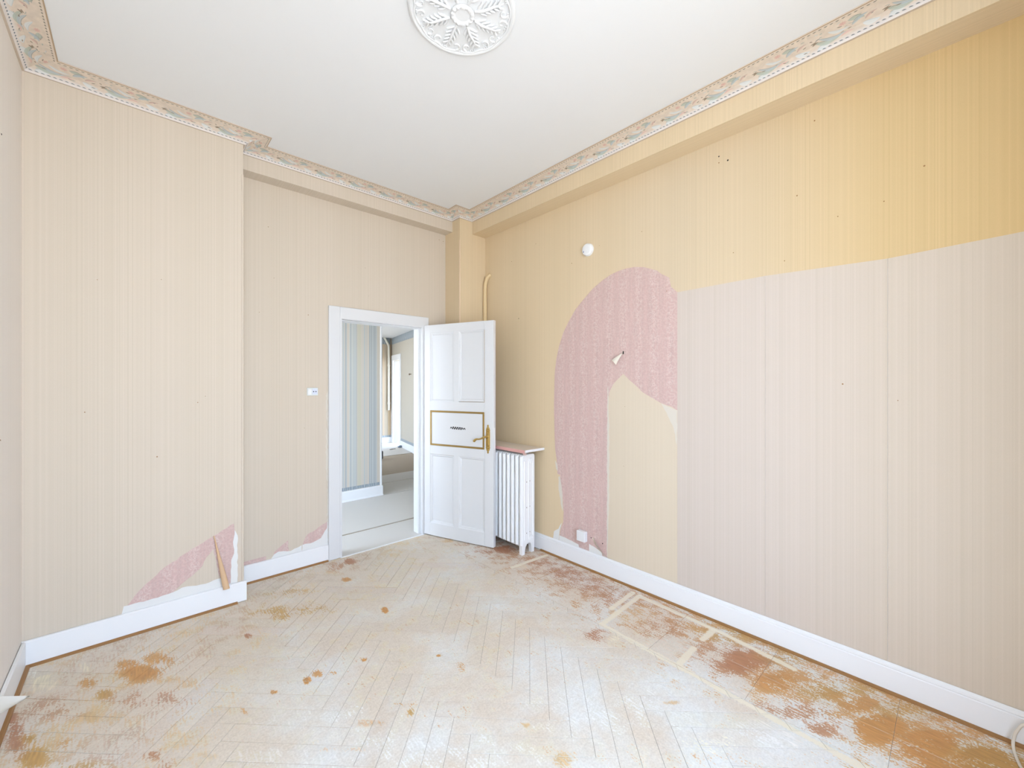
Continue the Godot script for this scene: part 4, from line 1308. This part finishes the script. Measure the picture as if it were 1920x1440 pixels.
# ------------------------------------------------------------------ the corridor beyond the door
func corridor():
	var zc := -5.278
	var xe := 2.455
	var A := Vector2(4.4275, -7.8866)
	var d := Vector2(0.2208, -0.9753)
	var hc := 2.68
	var far := -9.88
	var fm := plain(Color(0.835, 0.815, 0.785), 0.6)
	var s := Shape.new()
	s.box(Vector3(-0.9, -0.12, -14.0), Vector3(8.0, -0.006, -3.60))
	var brown := plain(Color(0.67, 0.60, 0.51), 0.6)
	var fl := struct("floor_001", s, brown, "corridor floor of brown boards under pale sheets with gaps between them", "floor")
	# pale sheets laid across it, a finger's gap between one and the next
	for e in [[-4.095, -3.606], [-5.225, -4.130], [-5.845, -5.245], [-6.36, -5.865], [-9.86, -8.04]]:
		s = Shape.new()
		s.box(Vector3(-0.88, -0.006, e[0]), Vector3(5.2 if e[0] < -8.0 else 4.05, 0.002, e[1]), 0.001)
		put("floor_sheet", s, fm, fl)
	s = Shape.new()
	s.box(Vector3(1.302, -0.006, -3.606), Vector3(2.118, 0.004, -3.586), 0.001)
	tag(put("threshold_strip", s, mats.white), "thin white strip across the doorway threshold", "threshold")
	s = Shape.new()
	s.box(Vector3(-0.9, -0.12, -5.45), Vector3(xe, hc, zc))
	var near := struct("wall_corridor", s, mats.corridor, "corridor wall with grey blue and cream stripes, seen through the doorway", "wall")
	s = Shape.new()
	s.extrude(PackedVector2Array([Vector2(-0.9, 0.137), Vector2(xe - 0.02, 0.137), Vector2(xe - 0.02, 0.176), Vector2(-0.9, 0.176)]), 0.0, 0.0015)
	s.xf = on_back(zc)
	var band := Shape.new()
	band.xf = on_back(zc)
	band.extrude(rect(-0.9, 0.137, xe - 0.025, 0.176), 0.0, 0.0015)
	put("dado_border", band, mats.dado, near)
	s = Shape.new()
	s.box(Vector3(xe - 0.018, 0.13, zc), Vector3(xe + 0.006, hc, zc + 0.008), 0.003)
	put("edge_strip", s, mats.white, near)
	s = Shape.new()
	s.xf = on_back(zc) * Transform3D(Basis(Vector3(0, 0, -1), Vector3(0, 1, 0), Vector3(1, 0, 0)), Vector3.ZERO)
	s.extrude(PackedVector2Array([Vector2(0.0, 0.0), Vector2(-0.035, 0.0), Vector2(-0.020, 0.02), Vector2(-0.018, 0.12), Vector2(0.0, 0.130)]), -0.9, xe + 0.015)
	struct("baseboard_corridor", s, mats.white, "white skirting board under the striped corridor wall", "skirting")
	s = Shape.new()
	s.box(Vector3(xe - 0.12, -0.12, -7.7), Vector3(xe, hc, -5.45))
	s.box(Vector3(xe - 0.12, -0.12, -10.0), Vector3(xe, hc, -9.2))
	s.box(Vector3(xe - 0.12, 2.4, -9.2), Vector3(xe, hc, -7.7))  # unseen opening below this, added to brighten the far corridor
	struct("wall_passage", s, mats.corridor, "corridor wall turning away behind the striped corner, with an unseen opening added for light", "wall")
	# far wall with its own door casing, border and skirting
	s = Shape.new()
	s.box(Vector3(xe, -0.12, far - 0.12), Vector3(4.88, hc, far))
	var fw := struct("wall_far", s, textured(corridor_stripe_image(), 0.7, Vector3(1 / 0.53, 1, 1), Color(0.94, 0.86, 0.78)), "striped end wall of the corridor", "wall")
	band = Shape.new()
	band.xf = on_back(far)
	band.extrude(rect(4.60, 0.137, 4.88, 0.186), 0.0, 0.0015)
	put("dado_border", band, mats.dado, fw)
	s = Shape.new()
	s.box(Vector3(4.60, -0.006, far), Vector3(4.88, 0.137, far + 0.018), 0.003)
	put("skirting", s, mats.white, fw)
	s = Shape.new()
	s.box(Vector3(4.40, -0.006, far), Vector3(4.60, 2.22, far + 0.02), 0.003)
	struct("trim_7", s, mats.white, "white door casing on the corridor's end wall, just a sliver in view", "door frame")
	# oblique right wall, with the doorway into the bright yellow room
	var xf := Transform3D(Basis(Vector3(-d.x, 0, -d.y), Vector3.UP, Vector3(d.y, 0, -d.x)), Vector3(A.x, 0, A.y))
	# local x runs towards the viewer (s = -x), z into the corridor
	var grey := plain(Color(0.77, 0.74, 0.68), 0.75)
	s = Shape.new()
	s.xf = xf
	s.box(Vector3(-1.23, -0.12, -0.15), Vector3(4.30, hc, 0.0))
	s.box(Vector3(-2.22, -0.12, -0.15), Vector3(-1.86, hc, 0.0))
	s.box(Vector3(-1.86, 2.09, -0.15), Vector3(-1.23, hc, 0.0))
	var rw := struct("wall_oblique", s, grey, "plain greyish corridor wall on the right with a door to a bright room", "wall")
	band = Shape.new()
	band.xf = xf
	band.extrude(rect(-1.13, 0.150, 4.25, 0.205), 0.0, 0.0015)
	put("dado_border", band, mats.dado, rw)
	s = Shape.new()
	s.xf = xf
	s.box(Vector3(-1.13, -0.006, 0.0), Vector3(4.25, 0.150, 0.018), 0.003)
	put("skirting", s, mats.white, rw)
	s = Shape.new()
	s.xf = xf
	s.box(Vector3(-1.23, 0.0, 0.0), Vector3(-1.13, 2.23, 0.02), 0.002)
	s.box(Vector3(-2.03, 0.0, 0.0), Vector3(-1.86, 2.23, 0.02), 0.002)
	s.box(Vector3(-1.86, 2.09, 0.0), Vector3(-1.23, 2.23, 0.02), 0.002)
	s.box(Vector3(-1.875, 0.0, -0.15), Vector3(-1.86, 2.09, 0.0))
	struct("trim_8", s, mats.white, "white door casing on the oblique corridor wall round the bright opening", "door frame")
	s = Shape.new()
	s.xf = xf
	s.tube([Vector3(-0.282, 1.718, 0.0), Vector3(-0.282, 1.715, 0.035)], 0.008, 8)
	s.blob(Vector3(-0.282, 1.714, 0.042), Vector3(0.022, 0.022, 0.014))
	tag(put("coat_knob", s, plain(Color(0.50, 0.42, 0.34), 0.5)), "small brown coat knob on the corridor's right wall", "hook")
	# frieze paper under the corridor ceiling
	var fz := Shape.new()
	fz.xf = xf
	fz.extrude(rect(-2.13, hc - 0.165, 4.25, hc), 0.0, 0.004)
	put("frieze_border", fz, mats.dado, rw)
	fz = Shape.new()
	fz.xf = on_back(far)
	fz.extrude(rect(xe, hc - 0.165, 4.84, hc), 0.0, 0.004)
	put("frieze_border", fz, mats.dado, fw)
	s = Shape.new()
	s.box(Vector3(-0.9, hc, -10.0), Vector3(5.3, hc + 0.1, -3.74))
	struct("ceiling_001", s, mats.ceiling, "white ceiling of the corridor", "ceiling")
	s = Shape.new()
	var px := 4.772
	var pz := far + 0.05
	s.tube([Vector3(px - 0.12, hc, pz), Vector3(px - 0.07, 2.60, pz), Vector3(px - 0.01, 2.50, pz), Vector3(px, 2.44, pz), Vector3(px, 1.6, pz), Vector3(px, 0.83, pz)], 0.03, 10)
	s.tube([Vector3(px, 1.95, pz), Vector3(px, 1.99, pz)], 0.038, 10)
	s.tube([Vector3(px, 0.98, pz), Vector3(px, 1.03, pz)], 0.038, 10)
	tag(put("corridor_pipe", s, plain(Color(0.86, 0.84, 0.78), 0.5)), "pale pipe coming down the end wall of the corridor", "pipe")
	s = Shape.new()
	s.box(Vector3(2.84, -0.12, -3.74), Vector3(3.75, hc + 0.1, -3.62))
	struct("wall_corridor_end", s, grey, "corridor wall beyond the room's right wall, hidden by the door frame", "wall")
	s = Shape.new()
	s.box(Vector3(-1.02, -0.12, -5.45), Vector3(-0.9, 0.08, -3.62))  # out of view; the wide opening is added to light the corridor
	s.box(Vector3(-1.02, 0.08, -5.45), Vector3(-0.9, hc + 0.1, -5.278))
	s.box(Vector3(-1.02, hc - 0.1, -5.278), Vector3(-0.9, hc + 0.1, -3.62))
	struct("wall_corridor_side", s, grey, "unseen corridor end wall left of the doorway, with a wide unglazed opening added to let skylight in", "wall")
	# bits lying about
	s = Shape.new()
	s.blob(Vector3(4.60, 0.026, -8.88), Vector3(0.05, 0.028, 0.04), 8, 5)
	s.blob(Vector3(4.57, 0.020, -8.90), Vector3(0.03, 0.018, 0.03), 8, 5)
	tag(put("grey_lump", s, plain(Color(0.45, 0.50, 0.55), 0.7)), "small blue-grey lump on the corridor floor by the bright doorway", "debris")
	s = Shape.new()
	s.extrude(poly([4.30, 8.72, 4.42, 8.76, 4.44, 8.80, 4.36, 8.82, 4.29, 8.77]), 0.0, 0.006)
	var deb := Shape.new()
	deb.xf = Transform3D(Basis(Vector3(1, 0, 0), Vector3(0, 0, -1), Vector3(0, 1, 0)), Vector3(0, 0.002, 0))
	deb.extrude(poly([4.27, 8.72, 4.42, 8.76, 4.44, 8.80, 4.36, 8.82, 4.27, 8.77]), 0.0, 0.006)
	tag(put("flat_scrap", deb, plain(Color(0.45, 0.42, 0.38), 0.7)), "flat grey scrap on the far white corridor floor", "debris")
	s = Shape.new()
	s.box(Vector3(3.48, -0.006, -7.85), Vector3(3.645, 0.17, -7.74), 0.02)
	tag(put("black_object", s, mats.dark), "small black object on the corridor floor peeping past the striped corner", "unknown_object")  # a dark shape of unknown kind
	# the bright room behind the oblique wall
	s = Shape.new()
	s.box(Vector3(5.0, -0.12, -13.0), Vector3(8.0, 3.0, -12.9))
	struct("wall_yellow", s, plain(Color(0.93, 0.80, 0.52), 0.75), "yellow wall of a bright room at the end of the corridor", "wall")
	s = Shape.new()
	s.box(Vector3(5.0, 0.0, -12.89), Vector3(8.0, 0.45, -12.82), 0.01)
	tag(put("far_radiator", s, mats.white), "white low unit under the yellow wall in the far bright room", "radiator")

func _ready():
	light_the_place()
	make_materials()
	walls()
	beams_and_trim()
	parquet()
	corridor()
	door()
	rosette()
	radiator()
	pipe_and_fittings()
